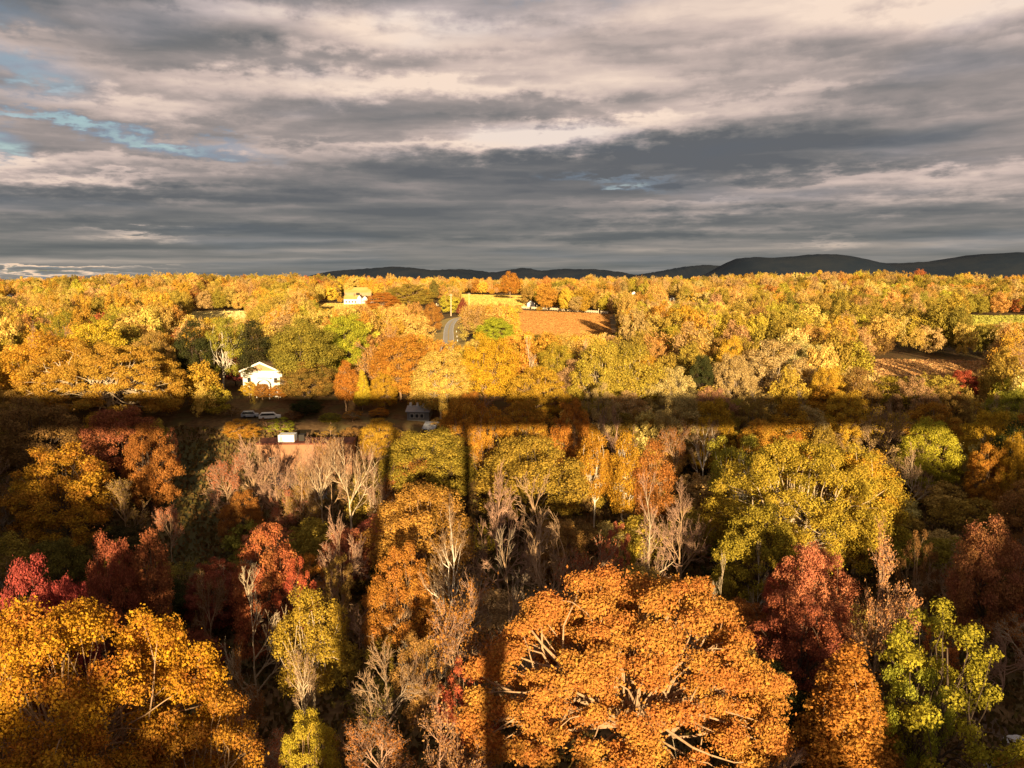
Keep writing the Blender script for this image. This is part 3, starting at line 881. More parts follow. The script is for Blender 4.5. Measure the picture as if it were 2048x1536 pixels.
# round maples
leafy('maple_a', 21, 7, 18, 4.0, 'round', 1.4, 110, 480, .15, 9, .7, .35)
leafy('maple_b', 22, 7, 18, 4.5, 'round', 1.6, 90, 580, .15, 8, .7, .35)
leafy('maple_c', 23, 7, 18, 3.5, 'dome', 1.3, 120, 420, .145, 9, .7, .35)
# slender poplars and ashes
leafy('slender_a', 31, 3.6, 19, 5, 'column', 1.15, 70, 340, .14, 7, .9, .26)
leafy('slender_b', 32, 4.2, 20, 8, 'column', 1.25, 60, 370, .14, 7, .9, .26, 1.6)
leafy('cone_a', 41, 5, 18, 2.5, 'cone', 1.0, 200, 260, .15, 10, .8, .3)
# open crowns with gaps
leafy('open_a', 51, 7.5, 18, 5, 'other', 1.25, 52, 330, .15, 9, .75, .34, 1.6)
leafy('open_b', 52, 7.5, 17, 4, 'dome', 1.1, 60, 290, .15, 10, .75, .34, 1.6)
# bare and thin ones
bare('bare_a', 61, 6, 18, 4, up=.6)
bare('bare_b', 62, 6, 18, 4, n1=7, n2=6, up=.7, spread=.95)
bare('bare_c', 63, 6, 15, 3, n1=9, up=.35, rmin=.042)
bare('thin_a', 64, 6, 17, 4, leaves=3600, size=.17, up=.55)
bare('thin_b', 65, 6, 16, 3, leaves=6500, size=.17, up=.5, spread=1.1)
bare('dead_a', 66, 5, 17, 5, n1=7, n2=6, n3=5, n4=4, up=.35, rmin=.045, lean=.06, spread=1.1)
# lighter trees for the woods farther away
leafy('wood_a', 71, 7, 17, 3.5, 'round', 1.9, 60, 150, .32, 5, .8, .3)
leafy('wood_b', 72, 7, 17, 3.0, 'dome', 1.8, 64, 140, .32, 5, .8, .3)
leafy('wood_c', 73, 6, 18, 4.0, 'round', 1.6, 60, 140, .31, 5, .9, .3)
leafy('wood_d', 74, 5, 18, 3.0, 'column', 1.6, 50, 140, .31, 4, .9, .3)
bare('wood_f', 76, 6, 16, 4, n1=7, n2=6, n3=5, n4=3, leaves=2600, size=.24, up=.55, rmin=.05)
leafy('wood_e', 75, 7.5, 16, 3.0, 'other', 1.5, 48, 140, .31, 5, .8, .3)

# ------------------------------------------------------------------ colours (albedo)
PAL = dict(honey=((.58, .36, .10), (.54, .31, .08)), straw=((.58, .42, .11), (.52, .38, .09)),
    gold=((.56, .32, .035), (.46, .24, .03)), yellow=((.62, .43, .05), (.56, .35, .035)), lemon=((.62, .50, .11), (.56, .40, .06)),
    cream=((.62, .50, .20), (.52, .38, .11)), orange=((.50, .21, .035), (.56, .29, .045)), rust=((.38, .15, .035), (.43, .20, .05)),
    red=((.42, .10, .05), (.46, .15, .05)), crimson=((.40, .07, .065), (.33, .06, .05)), salmon=((.52, .20, .09), (.47, .15, .08)),
    olive=((.24, .20, .035), (.34, .26, .035)), green=((.11, .12, .022), (.19, .17, .028)), lime=((.34, .32, .035), (.46, .37, .04)),
    chartreuse=((.46, .37, .04), (.36, .28, .033)), brown=((.22, .12, .045), (.28, .16, .05)), bronze=((.34, .19, .06), (.40, .25, .06)),
    tan=((.48, .32, .14), (.42, .27, .11)), maroon=((.28, .085, .05), (.36, .12, .05)), dark_green=((.05, .06, .02), (.08, .08, .022)),
    pink=((.44, .24, .15), (.40, .20, .12)))
BARK = dict(pale=(.56, .44, .29), tan=(.42, .275, .16), grey=(.30, .23, .165), dark=(.12, .085, .06), pink=(.46, .28, .19), white=(.74, .66, .52))
KINDNAME = dict(oak='oak_tree', maple='maple_tree', slender='poplar_tree', cone='conical_tree', open='open_tree', bare='bare_tree', thin='thin_tree', dead='dead_tree', wood='wood_tree')
CRNG = np.random.default_rng(99)
N_TREES = [0]
TREES = []      # (x, y, crown radius) of the placed trees

def place(key, x, y, w, h, col, bark, label, group=None, rz=None, dz=0.0, depth=1.0, twig=None, jit=.06):
    pr = PROTO[key]
    z = float(ground(x, y))+dz
    low = ' shrub' in label or ' bush ' in label
    root = bpy.data.objects.new('shrub' if low else KINDNAME[key.split('_')[0]], None); COL.objects.link(root)
    root.empty_display_size = .5
    root.location = (x, y, z)
    root.rotation_euler = (0, 0, CRNG.uniform(0, 6.28) if rz is None else rz)
    sx = w/pr['w']
    root.scale = (sx, sx*depth, h/pr['h'])
    tag(root, label, 'shrub' if low else 'tree', group)
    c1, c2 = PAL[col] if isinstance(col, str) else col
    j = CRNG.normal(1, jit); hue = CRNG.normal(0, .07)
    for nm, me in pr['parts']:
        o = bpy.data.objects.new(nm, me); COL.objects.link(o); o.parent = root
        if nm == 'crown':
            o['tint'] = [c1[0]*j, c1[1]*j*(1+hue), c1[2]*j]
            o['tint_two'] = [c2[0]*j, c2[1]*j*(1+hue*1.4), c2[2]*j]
        elif nm == 'twigs':
            t = BARK[twig or bark]; o['tint'] = [v*j for v in t]
        else:
            o['tint'] = [v*j for v in BARK[bark]]
    TREES.append((x, y, w/2))
    N_TREES[0] += 1
    return root

def solve(px_, ytop, h):
    """where a tree of height h must stand for its top to reach this place in the picture"""
    d = ray(px_, ytop)
    t = 25.0
    while t < 3000:
        p = np.array(CAM)+d*t
        if p[2] <= float(ground(p[0], p[1]))+h: break
        t += max(.5, t*.004)
    return p[0], p[1], t

HEROES = []
def hero(px_, ytop, wpx, h, key, col, bark, label, short, depth=1.0, twig=None, rz=None, y=None):
    if y is None:
        x, yy, t = solve(px_, ytop, h)
    else:
        d = ray(px_, ytop); t = (y-CAM[1])/d[1]; x, yy = d[0]*t, y
        h = CAM[2]+d[2]*t-float(ground(x, yy))
    w = wpx*t/FPX
    if y is not None:
        h = max(h, 2.6); w = min(w, 1.9*h)
    rz_ = (0.0 if depth != 1.0 else None) if rz is None else rz
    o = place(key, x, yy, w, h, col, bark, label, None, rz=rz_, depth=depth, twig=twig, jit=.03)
    HEROES.append((px_, ytop, wpx, short, x, yy))
    return o

# ------------------------------------------------------------------ the trees one can point to, front to back
H = hero
# front row
H(1268, 1152, 565, 26, 'oak_a', ((.47, .18, .045), (.53, .285, .055)), 'tan', 'broadest orange oak in front, pale limbs showing through its leaves', 'broad orange oak', .66)
H(115, 1222, 560, 25, 'oak_b', ((.58, .30, .025), (.42, .14, .03)), 'tan', 'big golden yellow oak filling the lower left corner', 'big golden oak', .8)
H(400, 1390, 240, 17, 'open_a', ((.46, .24, .03), (.36, .15, .03)), 'tan', 'loose amber tree at the foot of the big golden oak', 'loose amber tree')
H(1706, 1298, 205, 17, 'cone_a', ((.50, .19, .04), (.56, .25, .05)), 'tan', 'pointed orange tree alone right of the broad orange oak', 'pointed orange tree')
H(1895, 1222, 300, 21, 'open_b', ((.40, .32, .035), (.32, .25, .03)), 'dark', 'yellow green tree of separate clumps at the lower right', 'clumpy yellow green tree')
H(1838, 1330, 130, 15, 'open_a', ((.38, .35, .045), (.30, .28, .035)), 'dark', 'small yellow green tree below the clumpy yellow green one', 'small yellow green tree')
H(615, 1428, 125, 13, 'maple_c', ((.48, .37, .04), (.40, .27, .035)), 'tan', 'small round yellow tree at the bottom edge left of the grey twiggy tree', 'small round yellow tree')
H(620, 1175, 130, 20, 'slender_b', ((.38, .27, .035), (.44, .30, .04)), 'pale', 'slim yellow olive tree with pale forked stems', 'slim yellow olive tree')
H(600, 1290, 125, 15, 'bare_b', 'tan', 'pale', 'pale forked bare stems in front of the slim yellow olive tree', 'pale forked stems', twig='tan')
H(770, 1275, 215, 16, 'bare_c', 'tan', 'grey', 'wide grey brown leafless tree with upswept twigs near the bottom', 'grey twiggy tree', twig='tan')
H(880, 1390, 230, 16, 'thin_b', ((.44, .20, .09), (.48, .24, .10)), 'pink', 'low rust pink twiggy tree at the bottom beside the pier shadow', 'rust pink twiggy tree', twig='pink')
H(760, 1440, 150, 11, 'thin_a', 'rust', 'pink', 'small reddish twiggy tree at the bottom edge below the grey twiggy tree', 'small reddish twiggy tree', twig='pink')
H(930, 1325, 120, 15, 'open_b', 'red', 'tan', 'ragged brick red tree left of the broad orange oak', 'ragged brick red tree')
H(905, 1175, 190, 21, 'thin_a', 'rust', 'tan', 'rusty brown half bare tree in front of the golden orange tree', 'rusty half bare tree', twig='pink')
H(845, 1270, 110, 15, 'open_a', 'bronze', 'tan', 'bronze tree between the grey twiggy tree and the rusty half bare one', 'bronze tree')
H(48, 1122, 165, 24, 'maple_c', 'crimson', 'dark', 'crimson tree at the left edge behind the big golden oak', 'crimson tree')
H(135, 1158, 100, 22, 'maple_a', 'crimson', 'dark', 'smaller crimson tree right of the one at the left edge', 'smaller crimson tree')
H(212, 1068, 105, 22, 'maple_b', ((.34, .10, .055), (.40, .14, .06)), 'dark', 'maroon tree with a lit pointed top above the big golden oak', 'maroon tree')
H(296, 1065, 85, 21, 'slender_b', ((.34, .11, .05), (.38, .15, .06)), 'dark', 'narrow dusky red tree right of the maroon tree', 'narrow dusky red tree')
H(528, 1055, 150, 21, 'maple_c', ((.46, .13, .06), (.46, .18, .06)), 'dark', 'coral red tree above the pale bare branches at the left', 'coral red tree')
H(590, 1120, 85, 18, 'open_b', 'red', 'dark', 'small red tree on the right flank of the coral red one', 'small red tree')
H(498, 1140, 185, 21, 'dead_a', 'tan', 'pale', 'leafless tree with pale sprawling branches below the coral red tree', 'pale sprawling bare tree', twig='pale')
H(415, 1150, 70, 15, 'thin_a', 'brown', 'tan', 'small brown twiggy tree left of the pale sprawling bare tree', 'small brown twiggy tree', twig='tan')
H(480, 1285, 100, 13, 'thin_b', 'rust', 'tan', 'low rusty tree under the pale sprawling bare tree', 'low rusty tree', twig='tan')
H(100, 1082, 130, 14, 'maple_a', ((.15, .11, .03), (.20, .13, .03)), 'dark', 'shaded dull olive brown tree behind the crimson trees', 'shaded dull olive tree')  # shade is put into this tree's dim leaf colour
# middle of the valley
H(842, 968, 225, 21, 'maple_b', ((.50, .26, .055), (.46, .22, .05)), 'tan', 'tall golden orange tree left of the long pier shadow', 'golden orange tree')
H(800, 1090, 140, 19, 'maple_c', ((.48, .24, .04), (.44, .20, .04)), 'tan', 'copper tree at the lower left of the golden orange one', 'copper tree')
H(902, 1000, 150, 26, 'bare_a', 'tan', 'white', 'brightest pale bare tree standing before the golden orange tree', 'bright pale bare tree', twig='tan')
H(692, 872, 135, 22, 'bare_b', 'tan', 'pale', 'tall tan leafless tree in front of the terracotta building', 'tall tan leafless tree', twig='tan')
H(745, 900, 90, 18, 'bare_a', 'tan', 'pale', 'thin leafless tree right of the tall tan leafless one', 'thin leafless tree', twig='pink')
H(503, 880, 165, 17, 'bare_c', 'salmon', 'tan', 'wide pinkish bare tree at the left of the terracotta building', 'wide pinkish bare tree', twig='pink')
H(600, 900, 70, 14, 'bare_a', 'tan', 'pale', 'slight bare tree before the middle of the terracotta building', 'slight bare tree', twig='tan')
H(548, 905, 95, 15, 'bare_a', 'salmon', 'tan', 'pinkish bare tree before the left half of the terracotta building', 'left facade bare tree', twig='pink')
H(640, 908, 85, 16, 'bare_b', 'salmon', 'pale', 'upswept pale bare tree before the right half of the terracotta building', 'right facade bare tree', twig='tan')
H(450, 915, 80, 15, 'thin_a', 'salmon', 'tan', 'ragged pinkish tree at the far left of the bare tree cluster', 'ragged pinkish tree', twig='pink')
H(600, 935, 90, 13, 'thin_b', 'bronze', 'tan', 'low bronze twiggy tree before the terracotta facade', 'low bronze tree', twig='tan')
H(520, 878, 80, 17, 'bare_c', 'salmon', 'tan', 'spreading tan bare tree at the left corner of the terracotta building', 'left corner bare tree', twig='tan')
H(612, 872, 90, 18, 'bare_a', 'salmon', 'tan', 'tall pinkish bare tree rising in front of the white roof hut', 'roof hut bare tree', twig='pink')
H(660, 876, 70, 17, 'thin_a', 'bronze', 'tan', 'tall bronze half bare tree right of the white roof hut', 'tall bronze tree', twig='pink')
H(570, 975, 70, 9, 'thin_b', 'salmon', 'tan', 'low salmon bush like tree before the grey paved yard', 'low salmon tree', twig='pink')
H(603, 968, 40, 6, 'maple_c', 'orange', 'dark', 'tiny bright orange tree on the grey paved yard', 'tiny orange tree')
H(678, 1025, 140, 20, 'bare_c', 'tan', 'tan', 'fan shaped pinkish bare tree left of the golden orange tree', 'fan shaped bare tree', twig='pink')
H(672, 1110, 90, 15, 'open_b', 'bronze', 'tan', 'bronze leaved tree under the fan shaped bare tree', 'bronze leaved tree')
H(850, 862, 190, 19, 'maple_a', ((.31, .25, .035), (.42, .31, .045)), 'dark', 'olive yellow tree just left of the pier shadow', 'olive yellow tree')
H(830, 915, 140, 15, 'maple_c', 'rust', 'tan', 'orange brown tree below the olive yellow one', 'orange brown tree')
H(1058, 872, 215, 21, 'maple_b', ((.36, .27, .04), (.44, .31, .045)), 'dark', 'wide yellow green tree just right of the pier shadow', 'wide yellow green tree')
H(992, 935, 150, 24, 'bare_c', 'tan', 'pink', 'slim pinkish bare tree right against the pier shadow', 'slim pinkish bare tree', twig='pink')
H(1085, 950, 230, 25, 'dead_a', 'tan', 'tan', 'crooked grey tan bare tree under the wide yellow green tree', 'crooked bare tree', twig='tan')
H(1120, 1040, 190, 24, 'bare_a', 'tan', 'tan', 'dense brown bare tree below the crooked one', 'dense brown bare tree', twig='tan')
H(1020, 1060, 170, 24, 'dead_a', 'tan', 'tan', 'twisted bare tree leaning beside the pier shadow', 'twisted bare tree', twig='grey', rz=2.0)
H(1170, 1085, 130, 22, 'thin_a', 'maroon', 'grey', 'dark reddish twiggy tree behind the top of the broad orange oak', 'dark reddish twiggy tree', twig='tan')
H(1190, 853, 70, 22, 'slender_b', 'gold', 'white', 'golden poplar with tall pale bare trunk, left one of the pair', 'left golden poplar')
H(1250, 858, 75, 22, 'slender_a', 'gold', 'white', 'golden poplar with pale trunk, right one of the pair', 'right golden poplar')
H(1308, 880, 80, 20, 'slender_a', 'rust', 'tan', 'dull orange narrow tree right of the golden poplars', 'dull orange narrow tree')
H(1305, 945, 120, 24, 'dead_a', 'tan', 'pale', 'leafless tree with a long pale trunk right of the golden poplars', 'long pale trunk tree', twig='pink')
H(1362, 960, 125, 20, 'bare_a', 'tan', 'tan', 'thin pink grey bare tree beside the long pale trunk', 'thin pink grey bare tree', twig='pink')
H(1235, 1045, 65, 15, 'open_b', 'salmon', 'tan', 'small salmon red tree above the top of the broad orange oak', 'small salmon red tree')
H(1625, 885, 345, 26, 'oak_b', ((.42, .29, .04), (.47, .28, .04)), 'pale', 'huge yellow olive oak in the right half of the valley', 'huge yellow olive oak', .8)
H(1720, 905, 150, 23, 'maple_a', 'gold', 'pale', 'golden tree on the right shoulder of the huge yellow olive oak', 'golden shoulder tree')
H(1480, 870, 130, 20, 'open_a', ((.36, .31, .045), (.44, .35, .05)), 'white', 'yellow green tree with white branches above the huge yellow olive oak', 'white branched tree')
H(1520, 1010, 170, 20, 'maple_c', ((.36, .27, .035), (.30, .21, .03)), 'dark', 'dull olive tree at the lower left of the huge yellow olive oak', 'dull olive tree')
H(1765, 1050, 180, 24, 'thin_b', ((.58, .29, .12), (.54, .24, .10)), 'tan', 'salmon twiggy fan shaped tree below the huge yellow olive oak', 'salmon fan tree', twig='pink')
H(1632, 1092, 150, 20, 'maple_a', ((.54, .23, .10), (.52, .19, .09)), 'tan', 'salmon red maple left of the salmon fan tree', 'salmon red maple')
H(1570, 1130, 80, 16, 'maple_c', ((.46, .15, .07), (.44, .12, .06)), 'tan', 'small coral maple left of the salmon red one', 'small coral maple')
H(1840, 1065, 80, 17, 'open_b', 'brown', 'tan', 'tan brown ragged tree right of the salmon fan tree', 'tan brown ragged tree')
H(1985, 1040, 150, 21, 'maple_b', ((.36, .13, .07), (.42, .18, .07)), 'dark', 'dusky red tree at the right edge of the valley', 'dusky red tree')
H(1445, 1110, 60, 16, 'dead_a', 'tan', 'pale', 'pale leaning dead tree in the dark gap above the broad orange oak', 'leaning dead tree', twig='pale')
H(1520, 1085, 60, 16, 'dead_a', 'tan', 'white', 'white forked dead tree under the dull olive tree', 'white forked dead tree', twig='pale', rz=1.0)
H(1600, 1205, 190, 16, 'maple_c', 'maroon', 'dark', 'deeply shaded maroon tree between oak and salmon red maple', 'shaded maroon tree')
H(1745, 830, 140, 18, 'thin_b', 'tan', 'tan', 'tan half bare tree right above the huge yellow olive oak', 'tan half bare tree', twig='tan')
H(1862, 842, 110, 18, 'maple_a', 'chartreuse', 'tan', 'yellow green tree on the far right of the bridge shadow', 'right yellow green tree')
H(1830, 895, 90, 15, 'bare_c', 'tan', 'pale', 'low bare tree under the yellow green tree at the right', 'low bare tree', twig='tan')
H(1982, 890, 85, 16, 'maple_c', 'orange', 'tan', 'bright orange tree near the right edge', 'bright orange tree')
H(2035, 870, 70, 19, 'maple_b', 'gold', 'tan', 'gold tree cut by the right edge behind the bright orange one', 'gold edge tree')
H(1410, 838, 65, 19, 'bare_b', 'tan', 'white', 'bare tree with a bright white trunk above the dark gap', 'white trunk tree', twig='tan')
H(1350, 845, 70, 17, 'thin_a', 'rust', 'tan', 'rusty twiggy tree left of the white trunk tree', 'rusty twiggy tree', twig='pink')
H(120, 895, 205, 20, 'maple_c', ((.52, .33, .03), (.48, .24, .035)), 'dark', 'gold and orange tree lit alone in the dark left valley', 'lone gold tree')
H(245, 960, 90, 14, 'thin_a', 'bronze', 'tan', 'low twiggy tree at the right foot of the lone gold tree', 'low twiggy tree', twig='tan')
H(338, 1012, 55, 11, 'thin_a', 'salmon', 'tan', 'little salmon twiggy tree on the dark olive lawn', 'little salmon twiggy tree', twig='pink')
H(340, 858, 35, 12, 'open_b', 'salmon', 'pale', 'little tree with a pale stem and salmon top on the lawn edge', 'little salmon topped tree')
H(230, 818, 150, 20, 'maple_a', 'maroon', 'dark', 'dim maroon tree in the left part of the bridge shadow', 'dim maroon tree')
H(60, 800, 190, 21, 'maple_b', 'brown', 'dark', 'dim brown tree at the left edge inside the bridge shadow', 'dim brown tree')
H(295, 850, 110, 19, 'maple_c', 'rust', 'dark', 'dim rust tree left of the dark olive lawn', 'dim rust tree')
H(480, 838, 70, 14, 'maple_c', 'orange', 'tan', 'orange tree behind the left end of the terracotta building', 'orange yard tree', y=200)
H(760, 838, 90, 14, 'maple_c', 'yellow', 'tan', 'bright yellow tree left of the grey shed', 'bright yellow tree', y=192)
H(612, 800, 95, 5, 'maple_a', 'dark_green', 'dark', 'dark green bushy tree above the parked van, shade put into its colour', 'dark green tree', y=217)  # stands for the olive tree's lower part, shade put into the dark leaves
H(560, 835, 60, 13, 'open_b', 'lime', 'tan', 'sparse lime tree behind the white roof hut', 'sparse lime tree', y=204)
# the slope and the plateau
H(215, 688, 275, 22, 'oak_a', ((.52, .31, .05), (.46, .23, .04)), 'pale', 'wide golden tan oak on the left slope above the shadow', 'wide golden tan oak', .85)
H(95, 665, 170, 22, 'maple_b', 'gold', 'tan', 'golden tree left of the wide golden tan oak', 'golden slope tree')
H(185, 645, 130, 21, 'maple_a', 'yellow', 'tan', 'yellow tree behind the wide golden tan oak', 'yellow slope tree')
H(300, 665, 100, 20, 'maple_c', 'bronze', 'tan', 'bronze tree at the right shoulder of the wide golden tan oak', 'bronze slope tree')
H(362, 707, 30, 12, 'maple_c', 'crimson', 'dark', 'small crimson tree at the right end of the golden tan oak', 'small crimson tree')
H(470, 706, 48, 10, 'maple_a', ((.42, .10, .10), (.40, .12, .08)), 'dark', 'pink red small tree left above the white house', 'pink red tree')
H(440, 635, 95, 22, 'open_a', ((.36, .30, .05), (.30, .25, .04)), 'white', 'olive tree with a bright forked pale trunk left of the white house', 'forked pale trunk tree')
H(385, 640, 70, 22, 'slender_a', 'dark_green', 'dark', 'dark narrow tree left of the forked pale trunk', 'dark narrow tree')
H(505, 640, 75, 21, 'slender_a', 'dark_green', 'dark', 'dark narrow tree between the forked pale trunk and the white house', 'dark tree by the house')
H(605, 642, 145, 22, 'maple_b', ((.26, .23, .04), (.34, .27, .04)), 'dark', 'large olive green tree right beside the white house', 'large olive green tree')
H(498, 764, 34, 4, 'maple_c', 'yellow', 'tan', 'small yellow bush left of the white house front', 'small yellow bush', y=229)
H(524, 768, 36, 4, 'maple_a', 'rust', 'tan', 'small rust bush before the porch arch of the white house', 'small rust bush', y=228)
H(556, 770, 40, 4, 'maple_c', 'orange', 'tan', 'small orange bush at the right corner of the white house', 'small orange bush', y=229)
H(612, 722, 105, 10, 'maple_a', ((.24, .21, .04), (.32, .25, .04)), 'dark', 'lower olive tree filling the foot of the large olive green one', 'lower olive tree', y=226)
for (sx_, sy_, sw_, sk_, sc_, yy_, lab_, sh_) in (
        (585, 822, 60, 'maple_c', 'brown', 213, 'dim brown shrub between the parked van and the dark green bushy tree', 'dim yard shrub'),
        (660, 826, 70, 'maple_a', 'olive', 212, 'dim olive shrub right of the dark green bushy tree', 'dim olive shrub'),
        (705, 822, 70, 'open_a', 'rust', 214, 'dim rust shrub in the yard left of the grey row house', 'dim rust shrub'),
        (760, 818, 60, 'maple_c', 'orange', 218, 'dim orange shrub close to the left end of the grey row house', 'dim orange shrub'),
        (462, 818, 60, 'open_b', 'brown', 214, 'dim ragged shrub left of the pale blue grey car', 'dim ragged shrub'),
        (532, 842, 46, 'thin_a', 'rust', 207, 'thin rust shrub in front of the parked van', 'thin rust shrub'),
        (660, 852, 60, 'thin_b', 'gold', 200, 'thin golden shrub behind the roof of the terracotta building', 'thin golden shrub'),
        (705, 856, 50, 'maple_a', 'bronze', 197, 'round bronze shrub at the right end of the terracotta roof', 'round bronze shrub')):
    H(sx_, sy_, sw_, 4, sk_, sc_, 'tan', lab_, sh_, y=yy_)
H(690, 630, 100, 20, 'maple_a', 'lime', 'dark', 'lime yellow tree behind the large olive green one', 'lime yellow tree')
H(772, 640, 145, 22, 'thin_b', ((.50, .25, .06), (.54, .29, .07)), 'tan', 'orange tan feathery tree left of the country road', 'orange feathery tree', twig='tan')
H(800, 672, 120, 19, 'maple_a', 'orange', 'tan', 'orange tree in front of the feathery one', 'orange slope tree')
H(723, 742, 36, 11, 'cone_a', 'yellow', 'tan', 'bright yellow small pointed tree right of the olive green tree', 'small yellow pointed tree')
H(690, 722, 50, 14, 'slender_a', 'orange', 'tan', 'narrow orange tree at the edge of the olive green tree', 'narrow orange tree')
H(768, 745, 60, 11, 'maple_c', 'gold', 'tan', 'low golden tree right of the small yellow pointed one', 'low golden tree')
H(880, 703, 115, 19, 'maple_a', 'lemon', 'pale', 'pale lemon tree below the end of the road', 'pale lemon tree')
H(972, 668, 110, 22, 'maple_b', ((.60, .36, .03), (.56, .31, .03)), 'tan', 'tall golden tree right of the end of the road', 'tall golden road tree')
H(1060, 672, 55, 20, 'dead_a', 'tan', 'white', 'white leafless tree under the rust brown field', 'white leafless tree', twig='pale')
H(1080, 735, 140, 15, 'maple_c', 'yellow', 'tan', 'yellow thicket like tree below the white leafless tree', 'yellow thicket tree')
H(1205, 682, 120, 24, 'maple_a', ((.44, .35, .05), (.52, .39, .06)), 'pale', 'tall yellow green tree in the centre, left of two', 'left tall yellow green tree')
H(1265, 692, 110, 23, 'slender_b', ((.45, .36, .05), (.53, .40, .06)), 'pale', 'tall yellow green tree in the centre, right of two', 'right tall yellow green tree')
H(1345, 735, 110, 17, 'maple_c', 'cream', 'pale', 'straw cream tree right of the two tall yellow green trees', 'straw cream tree')
H(1405, 712, 55, 18, 'maple_a', 'dark_green', 'dark', 'dark green tree in the sunlit right slope', 'dark slope tree')
H(1465, 672, 65, 20, 'maple_b', 'yellow', 'tan', 'clear yellow tree above the dark green slope tree', 'clear yellow tree')
H(1550, 682, 140, 21, 'maple_c', 'cream', 'pale', 'wide creamy yellow tree on the right slope', 'wide creamy tree')
H(1655, 735, 75, 18, 'maple_a', 'yellow', 'tan', 'yellow tree right of the wide creamy one', 'yellow right slope tree')
H(990, 636, 75, 14, 'maple_a', 'lime', 'dark', 'lime green bushy tree left of the rust brown field', 'lime bushy tree')
H(1925, 742, 60, 12, 'maple_a', 'red', 'dark', 'dark red tree in front of the rusty clearing', 'dark red clearing tree')
H(1020, 543, 42, 20, 'maple_b', 'orange', 'tan', 'orange topped tree breaking the skyline at the centre', 'skyline orange tree', y=820)
H(865, 605, 40, 17, 'maple_b', 'rust', 'dark', 'rust brown tree behind the two utility poles', 'rust pole tree')
H(925, 596, 26, 13, 'cone_a', 'maroon', 'dark', 'dark maroon tree right of the farther utility pole', 'maroon pole tree')
H(820, 568, 85, 20, 'maple_c', ((.40, .29, .05), (.36, .22, .045)), 'tan', 'broad olive tan tree right of the white farmhouse', 'broad farm tree')
H(765, 585, 65, 16, 'maple_a', 'orange', 'tan', 'round orange tree beside the white farmhouse', 'orange farm tree')

# ------------------------------------------------------------------ the rest of the wood
PROT += [(x0, y0, x1, y1, float(hit((x0+x1)/2, y0+2)[1])+5) for (x0, y0, x1, y1) in
         [(384, 622, 492, 638), (924, 588, 1040, 609), (1940, 630, 2200, 648), (1745, 720, 1965, 748), (888, 638, 912, 684), (1190, 630, 1228, 668),
          (545, 940, 645, 975), (345, 900, 430, 1120), (1905, 1415, 2048, 1500), (635, 613, 690, 621), (862, 600, 884, 655)]]

def in_poly(x, y, P):
    r = False; n = len(P)
    for i in range(n):
        (x1, y1), (x2, y2) = P[i], P[(i+1) % n]
        if (y1 > y) != (y2 > y) and x < (x2-x1)*(y-y1)/(y2-y1)+x1: r = not r
    return r

def allowed(x, y, w, h):
    """tallest tree that may stand here without hiding what the photograph shows"""
    for P in FIELDS:
        if in_poly(x, y, P): return 0
    if np.min(np.hypot(ROADC[:, 0]-x, ROADC[:, 1]-y)) < 7+w*.3: return 0
    z = float(ground(x, y))
    bx, by, d = project(x, y, z)
    for (x0, y0, x1, y1, dist) in PROT:
        if y > dist+2: continue
        hw = w/2*FPX/d
        if bx+hw*.9 < x0 or bx-hw*.9 > x1: continue
        if by < y0: continue
        while h > 2.5 and project(x, y, z+h)[1] < y1: h -= .5
    return h

def pick(px_, py_, y, rng):
    """species and colour by where in the wood a tree stands"""
    r = rng.random()
    if y < 175:                                   # the valley
        keys = ['thin_a', 'thin_b', 'maple_c', 'open_a', 'open_b', 'bare_a', 'bare_b', 'maple_a', 'slender_b', 'bare_c']
        if px_ < 450: cols = ['maroon', 'brown', 'rust', 'maroon', 'crimson', 'olive', 'dark_green']
        elif px_ < 1150: cols = ['rust', 'bronze', 'brown', 'rust', 'orange', 'tan', 'salmon']
        else: cols = ['brown', 'olive', 'rust', 'maroon', 'bronze', 'dark_green', 'olive']
    elif y < 330:
        keys = ['maple_a', 'maple_b', 'maple_c', 'thin_b', 'open_b', 'slender_a', 'maple_a', 'maple_c', 'thin_a', 'bare_a']
        if px_ < 650: cols = ['gold', 'olive', 'bronze', 'brown', 'olive', 'gold', 'rust', 'yellow']
        elif px_ < 1150: cols = ['yellow', 'gold', 'orange', 'bronze', 'gold', 'orange', 'lemon', 'lime']
        else: cols = ['chartreuse', 'gold', 'cream', 'bronze', 'olive', 'yellow', 'tan', 'orange', 'tan']
    else:
        keys = ['wood_a', 'wood_b', 'wood_c', 'wood_d', 'wood_e', 'wood_c', 'wood_e']
        if px_ < 650: cols = ['gold', 'olive', 'straw', 'bronze', 'gold', 'tan', 'lime', 'yellow', 'honey', 'olive', 'straw']
        elif px_ < 1200: cols = ['straw', 'honey', 'gold', 'tan', 'yellow', 'orange', 'straw', 'yellow', 'bronze', 'lime']
        else: cols = ['straw', 'tan', 'honey', 'olive', 'tan', 'straw', 'cream', 'gold', 'lime', 'chartreuse', 'bronze', 'olive']
    return keys[rng.integers(len(keys))], cols[rng.integers(len(cols))]

